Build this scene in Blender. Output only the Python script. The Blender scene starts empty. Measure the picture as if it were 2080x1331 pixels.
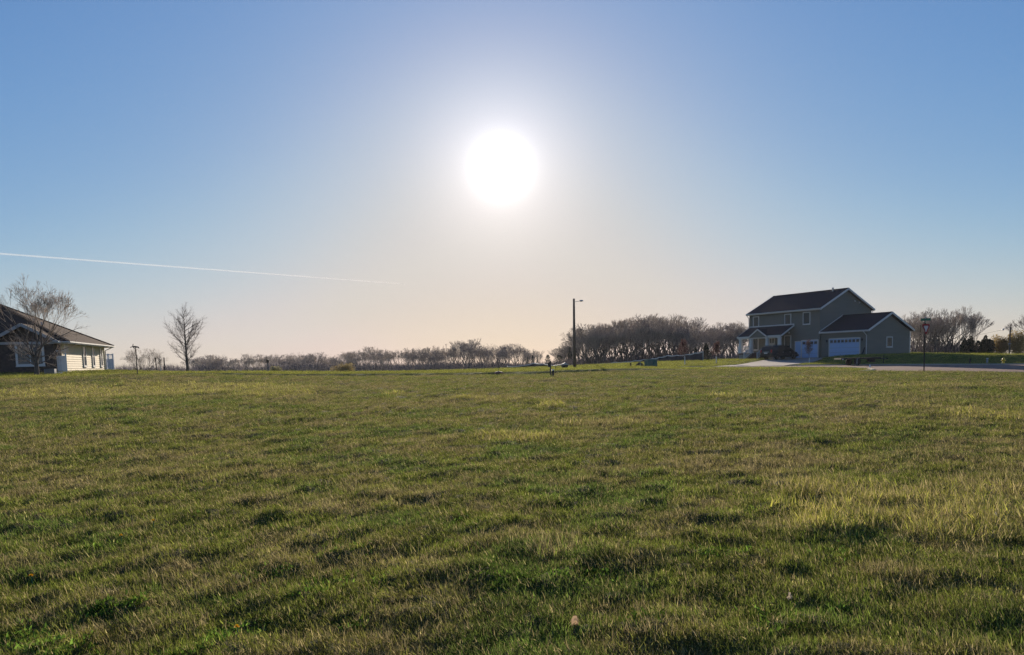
import bpy, bmesh, math, random
import numpy as np
from mathutils import Vector, Matrix

# ------------------------------------------------------------------ camera, sky, sun, exposure
S = bpy.context.scene
COL = S.collection
F_PX, U0, V_HOR, ROLL, PITCH, EYE = 1560.0, 1040.0, 737.0, math.radians(1.4), math.radians(-5.5), 1.6
_fw = np.array([0, math.cos(PITCH), math.sin(PITCH)])
_up0 = np.array([0, -math.sin(PITCH), math.cos(PITCH)])
_rt0 = np.array([1.0, 0, 0])
_up = _up0 * math.cos(ROLL) + _rt0 * math.sin(ROLL)
_rt = _rt0 * math.cos(ROLL) - _up0 * math.sin(ROLL)
PV = V_HOR - F_PX * math.tan(PITCH) / math.cos(ROLL)

def ray(u, v):
    """direction of a photo pixel, scaled to one metre of depth"""
    d = _rt * (u - U0) / F_PX + _up * (PV - v) / F_PX + _fw
    return d / d[1]

def at(u, v, Y):
    d = ray(u, v) * Y
    return Vector((d[0], d[1], d[2] + EYE))

cam_d = bpy.data.cameras.new('camera')
cam = bpy.data.objects.new('camera', cam_d)
COL.objects.link(cam)
cam_d.sensor_width = 36.0
cam_d.lens = 36.0 * F_PX / 2080.0
cam_d.shift_y = (PV - 1331 / 2) / 2080.0
cam_d.clip_start, cam_d.clip_end = 0.1, 30000.0
M = Matrix((_rt, _up, -_fw)).transposed().to_4x4()
M.translation = (0, 0, EYE)
cam.matrix_world = M
S.camera = cam

SUN = ray(1018, 340)
SUN = SUN / np.linalg.norm(SUN)
SUN_EL = math.asin(SUN[2])
SUN_AZ = math.atan2(SUN[0], SUN[1])

W = bpy.data.worlds.new('World')
S.world = W
W.use_nodes = True
nt = W.node_tree
nt.nodes.clear()
N, L = nt.nodes.new, nt.links.new
out = N('ShaderNodeOutputWorld')
sky = N('ShaderNodeTexSky')
sky.sky_type = 'NISHITA'
sky.sun_disc = False
sky.sun_elevation = SUN_EL
sky.sun_rotation = SUN_AZ
sky.altitude = 300.0
sky.air_density, sky.dust_density, sky.ozone_density = 1.0, 0.3, 3.0
bg = N('ShaderNodeBackground')
bg.inputs[1].default_value = 0.0665
# film-like shoulder: the sky keeps its own hues but its brightest part is compressed as a camera does
pre = N('ShaderNodeVectorMath'); pre.operation = 'SCALE'; pre.inputs['Scale'].default_value = 0.09 * 0.5
L(sky.outputs[0], pre.inputs[0])
cv = N('ShaderNodeRGBCurve')
def curve(i, pts):
    c = cv.mapping.curves[i]
    c.points[0].location = (0, 0); c.points[-1].location = (1, pts[-1][1] / 2)
    for x, y in pts[:-1]: c.points.new(x / 2, y / 2)
curve(0, [(.157, .138), (.25, .222), (.52, .47), (.8, .615), (1.2, .68), (2, .77)])
curve(1, [(.27, .285), (.41, .39), (.65, .545), (1.0, .615), (1.3, .625), (2, .69)])
curve(2, [(.45, .555), (.6, .62), (.8, .645), (1.0, .60), (1.3, .58), (2, .58)])
cv.mapping.update()
L(pre.outputs[0], cv.inputs['Color'])
post = N('ShaderNodeVectorMath'); post.operation = 'SCALE'; post.inputs['Scale'].default_value = 2 / 0.09
L(cv.outputs[0], post.inputs[0])
# warm haze layer close to the horizon, the same all round
tcz = N('ShaderNodeTexCoord'); sepz = N('ShaderNodeSeparateXYZ'); nz_ = N('ShaderNodeVectorMath'); nz_.operation = 'NORMALIZE'
L(tcz.outputs['Generated'], nz_.inputs[0]); L(nz_.outputs[0], sepz.inputs[0])
h1 = N('ShaderNodeMath'); h1.operation = 'DIVIDE'; L(sepz.outputs['Z'], h1.inputs[0]); h1.inputs[1].default_value = 0.085
h2 = N('ShaderNodeMath'); h2.operation = 'MULTIPLY'; L(h1.outputs[0], h2.inputs[0]); L(h1.outputs[0], h2.inputs[1])
h3 = N('ShaderNodeMath'); h3.operation = 'MULTIPLY'; L(h2.outputs[0], h3.inputs[0]); h3.inputs[1].default_value = -1
h4 = N('ShaderNodeMath'); h4.operation = 'EXPONENT'; L(h3.outputs[0], h4.inputs[0])
hm = N('ShaderNodeMix'); hm.data_type = 'RGBA'; hm.blend_type = 'MULTIPLY'; L(h4.outputs[0], hm.inputs[0])
L(post.outputs[0], hm.inputs[6]); hm.inputs[7].default_value = (1.04, 1.0, 0.85, 1)
L(hm.outputs[2], bg.inputs[0])
tc = N('ShaderNodeTexCoord')
dot = N('ShaderNodeVectorMath'); dot.operation = 'DOT_PRODUCT'
nrm = N('ShaderNodeVectorMath'); nrm.operation = 'NORMALIZE'
L(tc.outputs['Generated'], nrm.inputs[0])
L(nrm.outputs[0], dot.inputs[0])
dot.inputs[1].default_value = tuple(SUN)
ac = N('ShaderNodeMath'); ac.operation = 'ARCCOSINE'
L(dot.outputs['Value'], ac.inputs[0])
dg = N('ShaderNodeMath'); dg.operation = 'MULTIPLY'
L(ac.outputs[0], dg.inputs[0]); dg.inputs[1].default_value = 180 / math.pi

def glow(width, power, col, strength):
    a = N('ShaderNodeMath'); a.operation = 'DIVIDE'; L(dg.outputs[0], a.inputs[0]); a.inputs[1].default_value = width
    b = N('ShaderNodeMath'); b.operation = 'POWER'; L(a.outputs[0], b.inputs[0]); b.inputs[1].default_value = power
    c = N('ShaderNodeMath'); c.operation = 'MULTIPLY'; L(b.outputs[0], c.inputs[0]); c.inputs[1].default_value = -1
    e = N('ShaderNodeMath'); e.operation = 'EXPONENT'; L(c.outputs[0], e.inputs[0])
    g = N('ShaderNodeMath'); g.operation = 'MULTIPLY'; L(e.outputs[0], g.inputs[0]); g.inputs[1].default_value = strength
    s = N('ShaderNodeBackground'); s.inputs[0].default_value = (*col, 1); L(g.outputs[0], s.inputs[1])
    return s
shader = bg
for w_, p_, c_, s_ in ((1.4, 1.6, (1, 0.97, 0.95), 1.0), (4.7, 1.9, (1, 0.90, 0.90), 0.27), (12.0, 1.5, (1, .95, .95), 0.045)):
    g = glow(w_, p_, c_, s_)
    ad = N('ShaderNodeAddShader'); L(shader.outputs[0], ad.inputs[0]); L(g.outputs[0], ad.inputs[1]); shader = ad
L(shader.outputs[0], out.inputs[0])

sun_d = bpy.data.lights.new('sun', 'SUN')
sun_d.energy = 5.0
sun_d.angle = math.radians(0.5)
sun_d.color = (1.0, 0.86, 0.68)
sun_o = bpy.data.objects.new('sun', sun_d)
COL.objects.link(sun_o)
sun_o.rotation_euler = Vector(tuple(SUN)).to_track_quat('Z', 'Y').to_euler()

S.view_settings.view_transform = 'Standard'
S.view_settings.look = 'None'
S.view_settings.exposure = 0.45
S.view_settings.gamma = 1.0
S.view_settings.use_curve_mapping = False
S.render.engine = 'CYCLES'
S.cycles.max_bounces = 8
S.cycles.transparent_max_bounces = 16
S.cycles.use_denoising = True
S.cycles.denoiser = 'OPENIMAGEDENOISE'
S.cycles.denoising_input_passes = 'RGB_ALBEDO_NORMAL'
S.cycles.denoising_prefilter = 'NONE'
# ------------------------------------------------------------------ helpers
rng = np.random.default_rng(7)
random.seed(7)

def _hash(ix, iy, seed):
    h = (ix.astype(np.int64) * 374761393 + iy.astype(np.int64) * 668265263 + seed * 1442695041) & 0xFFFFFFFF
    h = ((h ^ (h >> 13)) * 1274126177) & 0xFFFFFFFF
    return ((h ^ (h >> 16)) & 0xFFFF) / 65535.0

def noise(x, y, scale, seed=0):
    """smooth value noise, 0..1"""
    x = np.asarray(x, float) / scale; y = np.asarray(y, float) / scale
    ix = np.floor(x); iy = np.floor(y)
    fx = x - ix; fy = y - iy
    fx = fx * fx * fx * (fx * (6 * fx - 15) + 10); fy = fy * fy * fy * (fy * (6 * fy - 15) + 10)
    a = _hash(ix, iy, seed); b = _hash(ix + 1, iy, seed); c = _hash(ix, iy + 1, seed); d = _hash(ix + 1, iy + 1, seed)
    return (a * (1 - fx) + b * fx) * (1 - fy) + (c * (1 - fx) + d * fx) * fy

def fbm(x, y, scale, seed=0, oct=3):
    t = 0; a = 1.0; s = 0
    for i in range(oct):
        t = t + a * noise(x + 13.7 * i, y - 7.3 * i, scale / 2 ** i, seed + i * 17); s += a; a *= 0.5
    return t / s

def sstep(a, b, x):
    t = np.clip((np.asarray(x, float) - a) / (b - a), 0, 1)
    return t * t * (3 - 2 * t)

def mesh_obj(name, verts, faces, mat=None, parent=None, smooth=False, loc=None):
    me = bpy.data.meshes.new(name)
    me.from_pydata([tuple(v) for v in verts], [], faces)
    me.update()
    if smooth:
        me.polygons.foreach_set('use_smooth', [True] * len(me.polygons))
    if mat: me.materials.append(mat)
    o = bpy.data.objects.new(name, me)
    COL.objects.link(o)
    if parent: o.parent = parent
    if loc is not None: o.location = loc
    return o

def tag(o, label=None, cat=None, group=None, kind=None):
    if label: o['label'] = label
    if cat: o['category'] = cat
    if group: o['group'] = group
    if kind: o['kind'] = kind
    return o

def thing(name, label, cat, loc=(0, 0, 0), rz=0.0, group=None):
    o = bpy.data.objects.new(name, None)
    COL.objects.link(o)
    o.location = loc; o.rotation_euler = (0, 0, rz)
    return tag(o, label, cat, group)

def children(o, allobs):
    return [c for c in allobs if c.parent == o]

def copy_tree(o, parent=None):
    c = o.copy(); COL.objects.link(c)
    if parent: c.parent = parent
    for ch in list(o.children): copy_tree(ch, c)
    return c

class MB:
    """collects simple solids into one mesh"""
    def __init__(s): s.v = []; s.f = []
    def add(s, vs, fs):
        n = len(s.v); s.v += [tuple(v) for v in vs]; s.f += [tuple(i + n for i in f) for f in fs]; return s
    def box(s, c, d, ax=None):
        """box centred at c, size d, optional axes (3 vectors)"""
        ax = ax or (Vector((1, 0, 0)), Vector((0, 1, 0)), Vector((0, 0, 1)))
        c = Vector(c); vs = []
        for k in (-.5, .5):
            for j in (-.5, .5):
                for i in (-.5, .5):
                    vs.append(c + ax[0] * d[0] * i + ax[1] * d[1] * j + ax[2] * d[2] * k)
        return s.add(vs, [(0, 2, 3, 1), (4, 5, 7, 6), (0, 1, 5, 4), (2, 6, 7, 3), (0, 4, 6, 2), (1, 3, 7, 5)])
    def span(s, a, b):
        a = Vector(a); b = Vector(b)
        return s.box((a + b) / 2, [abs(b[i] - a[i]) for i in range(3)])
    def tube(s, pts, rad, n=6, cap=True):
        pts = [Vector(p) for p in pts]
        if not hasattr(rad, '__len__'): rad = [rad] * len(pts)
        vs = []; up = None
        for i, p in enumerate(pts):
            t = (pts[min(i + 1, len(pts) - 1)] - pts[max(i - 1, 0)]).normalized()
            if up is None: up = Vector((0, 0, 1)) if abs(t.z) < .9 else Vector((1, 0, 0))
            a = t.cross(up).normalized(); b = a.cross(t).normalized(); up = b
            for k in range(n):
                w = 2 * math.pi * k / n
                vs.append(p + (a * math.cos(w) + b * math.sin(w)) * rad[i])
        fs = []
        for i in range(len(pts) - 1):
            for k in range(n):
                q = i * n; k2 = (k + 1) % n
                fs.append((q + k, q + k2, q + n + k2, q + n + k))
        if cap:
            fs.append(tuple(range(n))[::-1]); q = (len(pts) - 1) * n; fs.append(tuple(q + k for k in range(n)))
        return s.add(vs, fs)
    def prism(s, poly, ext):
        """closed polygon (list of Vectors) extruded by vector ext"""
        poly = [Vector(p) for p in poly]; n = len(poly)
        vs = poly + [p + Vector(ext) for p in poly]
        fs = [tuple(range(n))[::-1], tuple(range(n, 2 * n))] + [(i, (i + 1) % n, n + (i + 1) % n, n + i) for i in range(n)]
        return s.add(vs, fs)
    def lathe(s, prof, n=12, c=(0, 0, 0)):
        """profile [(r,z)] round the z axis"""
        c = Vector(c); vs = []
        for r, z in prof:
            for k in range(n):
                w = 2 * math.pi * k / n
                vs.append(c + Vector((r * math.cos(w), r * math.sin(w), z)))
        fs = []
        for i in range(len(prof) - 1):
            for k in range(n):
                fs.append((i * n + k, i * n + (k + 1) % n, (i + 1) * n + (k + 1) % n, (i + 1) * n + k))
        fs.append(tuple(range(n))[::-1]); q = (len(prof) - 1) * n; fs.append(tuple(q + k for k in range(n)))
        return s.add(vs, fs)
    def xf(s, m):
        s.v = [tuple(m @ Vector(v)) for v in s.v]; return s
    def build(s, name, mat, parent=None, smooth=False, loc=None):
        o = mesh_obj(name, s.v, s.f, mat, parent, smooth, loc)
        bm = bmesh.new(); bm.from_mesh(o.data); bmesh.ops.recalc_face_normals(bm, faces=bm.faces); bm.to_mesh(o.data); bm.free()
        return o

# ------------------------------------------------------------------ materials
def mat(name, col, rough=0.7, spec=0.3, var=0.15, scale=3.0, bump=0.0, bscale=30.0, metal=0.0, trans=0.0, coat=0.0, stretch=(1, 1, 1), coords='Object', detail=5):
    m = bpy.data.materials.new(name); m.use_nodes = True
    t = m.node_tree; b = t.nodes['Principled BSDF']
    b.inputs['Roughness'].default_value = rough
    b.inputs['Specular IOR Level'].default_value = spec
    b.inputs['Metallic'].default_value = metal
    b.inputs['Coat Weight'].default_value = coat
    tcn = t.nodes.new('ShaderNodeTexCoord'); mp = t.nodes.new('ShaderNodeMapping'); mp.inputs['Scale'].default_value = stretch
    t.links.new(tcn.outputs[coords], mp.inputs[0])
    nz = t.nodes.new('ShaderNodeTexNoise'); nz.inputs['Scale'].default_value = scale; nz.inputs['Detail'].default_value = detail
    t.links.new(mp.outputs[0], nz.inputs[0])
    cr = t.nodes.new('ShaderNodeValToRGB')
    cr.color_ramp.elements[0].position = 0.3; cr.color_ramp.elements[1].position = 0.7
    cr.color_ramp.elements[0].color = (*[c * (1 - var) for c in col], 1); cr.color_ramp.elements[1].color = (*[min(1, c * (1 + var)) for c in col], 1)
    t.links.new(nz.outputs[0], cr.inputs[0]); t.links.new(cr.outputs[0], b.inputs['Base Color'])
    if bump:
        n2 = t.nodes.new('ShaderNodeTexNoise'); n2.inputs['Scale'].default_value = bscale; n2.inputs['Detail'].default_value = 4
        t.links.new(mp.outputs[0], n2.inputs[0])
        bp = t.nodes.new('ShaderNodeBump'); bp.inputs['Strength'].default_value = bump; bp.inputs['Distance'].default_value = 0.03
        t.links.new(n2.outputs[0], bp.inputs['Height']); t.links.new(bp.outputs[0], b.inputs['Normal'])
    if trans:
        o = t.nodes['Material Output']; tr = t.nodes.new('ShaderNodeBsdfTranslucent'); mx = t.nodes.new('ShaderNodeMixShader')
        mx.inputs[0].default_value = trans; t.links.new(cr.outputs[0], tr.inputs[0])
        t.links.new(b.outputs[0], mx.inputs[1]); t.links.new(tr.outputs[0], mx.inputs[2]); t.links.new(mx.outputs[0], o.inputs[0])
    return m

def glass_mat(name, tint=(0.03, 0.04, 0.05)):
    m = mat(name, tint, rough=0.08, spec=0.3, var=0.2, scale=0.8)
    return m

# ------------------------------------------------------------------ terrain
_pts = []      # (x, y, z)
for x in (-14, -7, 0, 7, 14):
    for y in (-12, -4, 4, 11): _pts.append((x, y, 0.0))
for x, y, z in ((-12, 22, .28), (0, 22, .2), (12, 22, .17), (-22, 38, .75), (0, 38, .5), (22, 38, .2), (-40, 20, .4), (40, 20, .2),
                (-60, -20, 0), (60, -20, 0), (0, -60, -.3), (-60, -60, -.3), (60, -60, -.3), (-70, 40, 1.3), (60, 40, .3)): _pts.append((x, y, z))
for u, v, Y in ((280, 763, 52), (75, 765, 58), (-120, 766, 58), (127, 757, 66), (207, 755, 82), (-150, 758, 70), (382, 760, 85), (600, 760, 100), (320, 762, 100), (800, 759, 104),
                (950, 758, 100), (560, 766, 58), (800, 765, 58), (1013, 763, 56), (1120, 765, 50), (1167, 750, 88), (1060, 755, 95), (1322, 744, 85), (1391, 742, 88), (1455, 738, 92), (1250, 744, 96), (1350, 737, 104),
                (1450, 756, 55), (1650, 757, 55), (1750, 756, 55), (1878, 757, 53), (2080, 758, 53), (2300, 759, 53),
                (1500, 745, 76), (1640, 745, 72), (1760, 745, 70), (1900, 741, 76), (2080, 740, 77), (2300, 738, 77),
                (1800, 718, 110), (1600, 724, 118), (1480, 731, 112),
                (1900, 720, 94), (2000, 723, 96), (2080, 725, 96), (2300, 728, 96), (1950, 721, 120), (2200, 727, 125)):
    p = at(u, v, Y); _pts.append((p.x, p.y, p.z))
# level ground the two houses stand on
for x, y, z in ((38.5, 96.0, 1.28), (33.0, 105.8, 1.2), (29.5, 103, 1.15), (34, 97, 1.22), (41.7, 90.4, 1.42), (48.9, 94.6, 1.52), (44, 101, 1.4)): _pts.append((x, y, z))
_pts = np.array(_pts)
def bank_z(x, y):
    """steep grassed bank along the far side of the road"""
    return 0.95 * sstep(79.8, 82.5, y) * sstep(33.5, 40, x)
_pts[:, 2] -= bank_z(_pts[:, 0], _pts[:, 1])

def _tps(d2): return 0.5 * d2 * np.log(d2 + 1e-9)
_n = len(_pts)
_A = np.zeros((_n + 3, _n + 3))
_d2 = ((_pts[:, None, :2] - _pts[None, :, :2]) ** 2).sum(-1)
_A[:_n, :_n] = _tps(_d2) + np.eye(_n) * 0.3
_A[:_n, _n] = 1; _A[:_n, _n + 1:] = _pts[:, :2]; _A[_n:, :_n] = _A[:_n, _n:].T
_w = np.linalg.solve(_A, np.concatenate([_pts[:, 2], np.zeros(3)]))

def base_z(x, y):
    x = np.asarray(x, float); y = np.asarray(y, float); sh = x.shape
    x = x.ravel(); y = y.ravel()
    r = np.hypot(x, y); k = np.minimum(1, 128 / np.maximum(r, 1e-6)); xc = x * k; yc = y * k
    z = np.zeros(len(x))
    for i0 in range(0, len(x), 50000):
        s = slice(i0, i0 + 50000)
        d2 = (xc[s, None] - _pts[None, :, 0]) ** 2 + (yc[s, None] - _pts[None, :, 1]) ** 2
        z[s] = _tps(d2) @ _w[:_n] + _w[_n] + xc[s] * _w[_n + 1] + yc[s] * _w[_n + 2] + bank_z(xc[s], yc[s])
    back = sstep(-15, -60, y)
    z = np.where(y < 0, z * (1 - back), z)
    z = z - np.maximum(0, r - 128) * 0.0085
    return z.reshape(sh)

def gx(u, Y, v=745.0):
    """ground point under photo column u at depth Y (smooth ground)"""
    z = 0
    for _ in range(4):
        p = at(u, v, Y); z = float(base_z(np.array([p.x]), np.array([Y]))[0])
        q = np.array([p.x, Y, z - EYE]); v = PV - F_PX * (q @ _up) / (q @ _fw)
    return Vector((p.x, Y, z))

# road, driveway: outlines on the ground (x, y)
def _outline(l): return [(gx(u, Y).x, Y) for u, Y in l]
ROAD_NEAR = _outline([(1380, 74), (1450, 73), (1540, 71), (1640, 69), (1700, 67.5), (1742, 66), (1768, 64), (1778, 61), (1770, 58.5), (1755, 57.2), (1748, 56.2), (1765, 55.4), (1800, 54.8), (1900, 54.2), (2080, 54), (2400, 54), (2800, 54)])
ROAD_FAR = _outline([(1378, 78), (1448, 78), (1536, 78), (1634, 77.5), (1690, 77.2), (1725, 77), (1745, 77), (1752, 77), (1758, 77), (1764, 77), (1770, 77), (1790, 77), (1820, 77), (1900, 77), (2080, 77.5), (2400, 78), (2800, 78)])
DRIVE_L = [(gx(1447, 77.6).x, 77.6), (gx(1490, 83).x, 83), (gx(1525, 90).x, 90), (gx(1560, 96).x, 96), (35.6, 101.0)]
DRIVE_R = [(gx(1592, 77.0).x, 77.0), (gx(1606, 81).x, 81), (gx(1633, 86).x, 86), (37.6, 92.5), (38.3, 96.2)]

def _dist_poly(x, y, poly):
    """signed distance to polygon, negative inside"""
    P = np.array(poly); n = len(P)
    d = np.full(x.shape, 1e9); ins = np.zeros(x.shape, bool)
    for i in range(n):
        a = P[i]; b = P[(i + 1) % n]; e = b - a
        t = np.clip(((x - a[0]) * e[0] + (y - a[1]) * e[1]) / (e @ e + 1e-12), 0, 1)
        d = np.minimum(d, np.hypot(x - a[0] - t * e[0], y - a[1] - t * e[1]))
        c = ((a[1] > y) != (b[1] > y)) & (x < (b[0] - a[0]) * (y - a[1]) / (b[1] - a[1] + 1e-12) + a[0])
        ins ^= c
    return np.where(ins, -d, d)
ROAD_POLY = ROAD_NEAR + ROAD_FAR[::-1]
DRIVE_POLY = DRIVE_L + DRIVE_R[::-1]

def pave_dist(x, y):
    d = np.full(np.shape(x), 1e3)
    m = (x > 15) & (y > 48) & (y < 102)
    if m.any(): d[m] = np.minimum(_dist_poly(x[m], y[m], ROAD_POLY), _dist_poly(x[m], y[m], DRIVE_POLY))
    return d

def field_mask(x, y):
    """1 in the rough field, 0 on mown lawns and beyond"""
    edge = np.interp(np.asarray(x, float), [-80, -30, -22, -8, 2, 8, 18, 60], [46, 49, 57, 57, 56, 62, 62, 52.5])
    return 1 - sstep(-1.0, 1.0, np.asarray(y) - edge)

def terrain(x, y, paved=True):
    x = np.asarray(x, float); y = np.asarray(y, float)
    z = base_z(x, y); f = field_mask(x, y)
    b = 0.08 * (fbm(x, y, 9, 3, 2) - .5) + (0.035 + 0.14 * sstep(8, 35, np.hypot(x, y))) * (fbm(x, y, 1.6, 11, 3) - .5)
    tus = np.clip(fbm(x, y, 0.30, 23, 2) - 0.45, 0, 1)
    b = b + 0.165 * tus + 0.03 * (noise(x, y, 0.13, 41) - .5)
    lawn = 0.05 * (fbm(x, y, 5, 5, 2) - .5)
    near = sstep(160, 100, np.hypot(x, y))
    # low bank where the rough field meets the lawn
    edge = np.interp(x, [-80, -30, -22, -8, 2, 8, 18, 60], [46, 49, 57, 57, 56, 62, 62, 52.5])
    bank = 0.22 * sstep(-0.1, 0.40, y - edge - 0.5 * noise(x, y * 0, 6, 9)) * sstep(-30, -20, x) * sstep(20, 8, x) * sstep(80, 66, y)
    pd = pave_dist(x, y)
    soft = sstep(0.2, 1.5, pd)
    z = z + (b * f + lawn * (1 - f)) * near * soft + bank
    if paved: z = z - 0.13 * sstep(0.9, 0.35, pd)
    return z

def tz(x, y): return float(terrain(np.array([x]), np.array([y]), False)[0])
def on(u, Y):
    """a spot on the ground under photo column u at depth Y"""
    p = gx(u, Y); p.z = tz(p.x, Y); return p

def build_ground():
    ang = np.concatenate([np.linspace(-180, -54, 30)[:-1], np.linspace(-54, 54, 470), np.linspace(54, 180, 30)[1:]])
    rad = np.concatenate([[0.4], np.geomspace(0.8, 40, 300), np.geomspace(40, 130, 150)[1:], np.geomspace(130, 5000, 40)[1:]])
    A, R = np.meshgrid(np.radians(ang), rad)
    X = (R * np.sin(A)).ravel(); Y = (R * np.cos(A)).ravel()
    Z = terrain(X, Y)
    na, nr = len(ang), len(rad)
    i = np.arange(nr - 1)[:, None] * na + np.arange(na - 1)[None, :]
    q = np.stack([i, i + 1, i + na + 1, i + na], -1).reshape(-1, 4)
    me = bpy.data.meshes.new('ground')
    nv = len(X) + 1
    me.vertices.add(nv)
    co = np.concatenate([np.stack([X, Y, Z], 1), [[0, 0, float(Z[:na].mean())]]])
    me.vertices.foreach_set('co', co.ravel())
    tri = np.stack([np.arange(na - 1) + 1, np.arange(na - 1), np.full(na - 1, nv - 1)], 1)
    nl = q.size + tri.size
    me.loops.add(nl); me.loops.foreach_set('vertex_index', np.concatenate([q.ravel(), tri.ravel()]).astype(np.int32))
    me.polygons.add(len(q) + len(tri))
    st = np.concatenate([np.arange(len(q)) * 4, q.size + np.arange(len(tri)) * 3]).astype(np.int32)
    me.polygons.foreach_set('loop_start', st)
    me.polygons.foreach_set('use_smooth', np.ones(len(st), bool))
    me.update(); me.validate()
    # how rough or mown the turf is, for the material
    at_ = me.attributes.new('field', 'FLOAT', 'POINT')
    at_.data.foreach_set('value', np.concatenate([field_mask(X, Y), [1.0]]).astype(np.float32))
    o = bpy.data.objects.new('ground', me); COL.objects.link(o); o['kind'] = 'structure'
    m = bpy.data.materials.new('ground'); m.use_nodes = True; t = m.node_tree; b = t.nodes['Principled BSDF']
    b.inputs['Roughness'].default_value = 0.95; b.inputs['Specular IOR Level'].default_value = 0.1
    tcn = t.nodes.new('ShaderNodeTexCoord')
    def nz(s, d=5):
        n = t.nodes.new('ShaderNodeTexNoise'); n.inputs['Scale'].default_value = s; n.inputs['Detail'].default_value = d
        t.links.new(tcn.outputs['Object'], n.inputs[0]); return n
    def ramp(n, a, b_, p0=.35, p1=.65):
        r = t.nodes.new('ShaderNodeValToRGB'); r.color_ramp.elements[0].position = p0; r.color_ramp.elements[1].position = p1
        r.color_ramp.elements[0].color = (*a, 1); r.color_ramp.elements[1].color = (*b_, 1); t.links.new(n.outputs[0], r.inputs[0]); return r
    def mix(f, a, b_):
        x = t.nodes.new('ShaderNodeMix'); x.data_type = 'RGBA'
        if isinstance(f, float): x.inputs[0].default_value = f
        else: t.links.new(f, x.inputs[0])
        t.links.new(a, x.inputs[6]); t.links.new(b_, x.inputs[7]); return x.outputs[2]
    soil = ramp(nz(6), (.05, .045, .022), (.10, .085, .045))
    turf = ramp(nz(0.35), (.075, .085, .022), (.13, .12, .045))
    lawn = ramp(nz(0.5), (.085, .115, .022), (.12, .135, .03))
    af = t.nodes.new('ShaderNodeAttribute'); af.attribute_name = 'field'
    c = mix(0.55, soil.outputs[0], turf.outputs[0])
    c = mix(af.outputs['Fac'], lawn.outputs[0], c)
    t.links.new(c, b.inputs['Base Color'])
    n2 = nz(25); bp = t.nodes.new('ShaderNodeBump'); bp.inputs['Strength'].default_value = 0.8; bp.inputs['Distance'].default_value = 0.05
    t.links.new(n2.outputs[0], bp.inputs['Height']); t.links.new(bp.outputs[0], b.inputs['Normal'])
    me.materials.append(m)
    return o
build_ground()

# ------------------------------------------------------------------ grass
def blade_mesh(name, specs, material):
    """specs: list of (x, y, height, width, lean direction, lean, curl, brightness, dry)"""
    v = []; f = []; vary = []; dry = []
    for (x, y, h, w, a, lean, curl, br, dr) in specs:
        n = len(v); d = Vector((math.cos(a), math.sin(a), 0)); s = Vector((-d.y, d.x, 0))
        if random.random() < .5: s = (s + d * random.uniform(-1, 1)).normalized()
        p = Vector((x, y, -0.015)); segs = 4; th = lean
        for i in range(segs):
            k = i / (segs - 1); ww = w * (1 - k ** 1.6 * 0.92) * .5
            v += [p - s * ww, p + s * ww]
            p = p + (Vector((0, 0, math.cos(th))) + d * math.sin(th)) * (h / (segs - 1)); th += curl / (segs - 1)
        f += [(n + 2 * i, n + 2 * i + 1, n + 2 * i + 3, n + 2 * i + 2) for i in range(segs - 1)]
        vary += [br] * (segs * 2); dry += [dr] * (segs * 2)
    me = bpy.data.meshes.new(name); me.from_pydata([tuple(p) for p in v], [], f); me.update()
    for nm, dat in (('vary', vary), ('dry', dry)):
        a_ = me.attributes.new(nm, 'FLOAT', 'POINT'); a_.data.foreach_set('value', dat)
    me.polygons.foreach_set('use_smooth', [True] * len(me.polygons))
    me.materials.append(material)
    return bpy.data.objects.new(name, me)

def grass_material():
    m = bpy.data.materials.new('grass'); m.use_nodes = True; t = m.node_tree; b = t.nodes['Principled BSDF']; o = t.nodes['Material Output']
    def attr(n, ty='GEOMETRY'):
        a = t.nodes.new('ShaderNodeAttribute'); a.attribute_name = n; a.attribute_type = ty; return a
    tint = attr('tint', 'INSTANCER'); vary = attr('vary'); dry = attr('dry')
    mx = t.nodes.new('ShaderNodeMix'); mx.data_type = 'RGBA'
    t.links.new(dry.outputs['Fac'], mx.inputs[0]); t.links.new(tint.outputs['Color'], mx.inputs[6]); mx.inputs[7].default_value = (.47, .38, .19, 1)
    ml = t.nodes.new('ShaderNodeMix'); ml.data_type = 'RGBA'; ml.blend_type = 'MULTIPLY'; ml.inputs[0].default_value = 1
    t.links.new(mx.outputs[2], ml.inputs[6]); t.links.new(vary.outputs['Fac'], ml.inputs[7])
    c = ml.outputs[2]
    t.nodes.remove(b); b = t.nodes.new('ShaderNodeBsdfDiffuse'); t.links.new(c, b.inputs[0])
    tr = t.nodes.new('ShaderNodeBsdfTranslucent'); t.links.new(c, tr.inputs[0])
    ms = t.nodes.new('ShaderNodeMixShader'); ms.inputs[0].default_value = 0.5
    t.links.new(b.outputs[0], ms.inputs[1]); t.links.new(tr.outputs[0], ms.inputs[2]); t.links.new(ms.outputs[0], o.inputs[0])
    return m
GRASS = grass_material()
U = random.uniform
def turf_specs(n, h0, h1, w0, w1, spread, lean, curl, dryp, br=(.35, 1.6)):
    out_ = []
    for _ in range(n):
        r = spread * math.sqrt(random.random()); a = U(0, 6.283)
        out_.append((r * math.cos(a), r * math.sin(a), U(h0, h1), U(w0, w1), U(0, 6.283), U(0, lean), U(*curl), U(*br) * (1.5 if random.random() < .12 else 1), (U(.6, 1) if random.random() < dryp else U(0, .15))))
    return out_
tufts = bpy.data.collections.new('grass_tufts')
K = []
for i in range(4): K.append(('a_green%d' % i, turf_specs(40, .020, .070, .003, .0055, .11, .8, (0, 1.0), .11)))          # 0-3 turf
for i in range(3): K.append(('b_thatch%d' % i, turf_specs(44, .03, .09, .002, .0045, .13, 1.4, (.2, 1.7), .8)))        # 4-6 thatch
for i in range(2): K.append(('c_tall%d' % i, turf_specs(22, .07, .18, .005, .010, .14, .5, (0, .9), .25, (.8, 1.3))))  # 7-8 tall clump
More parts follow.
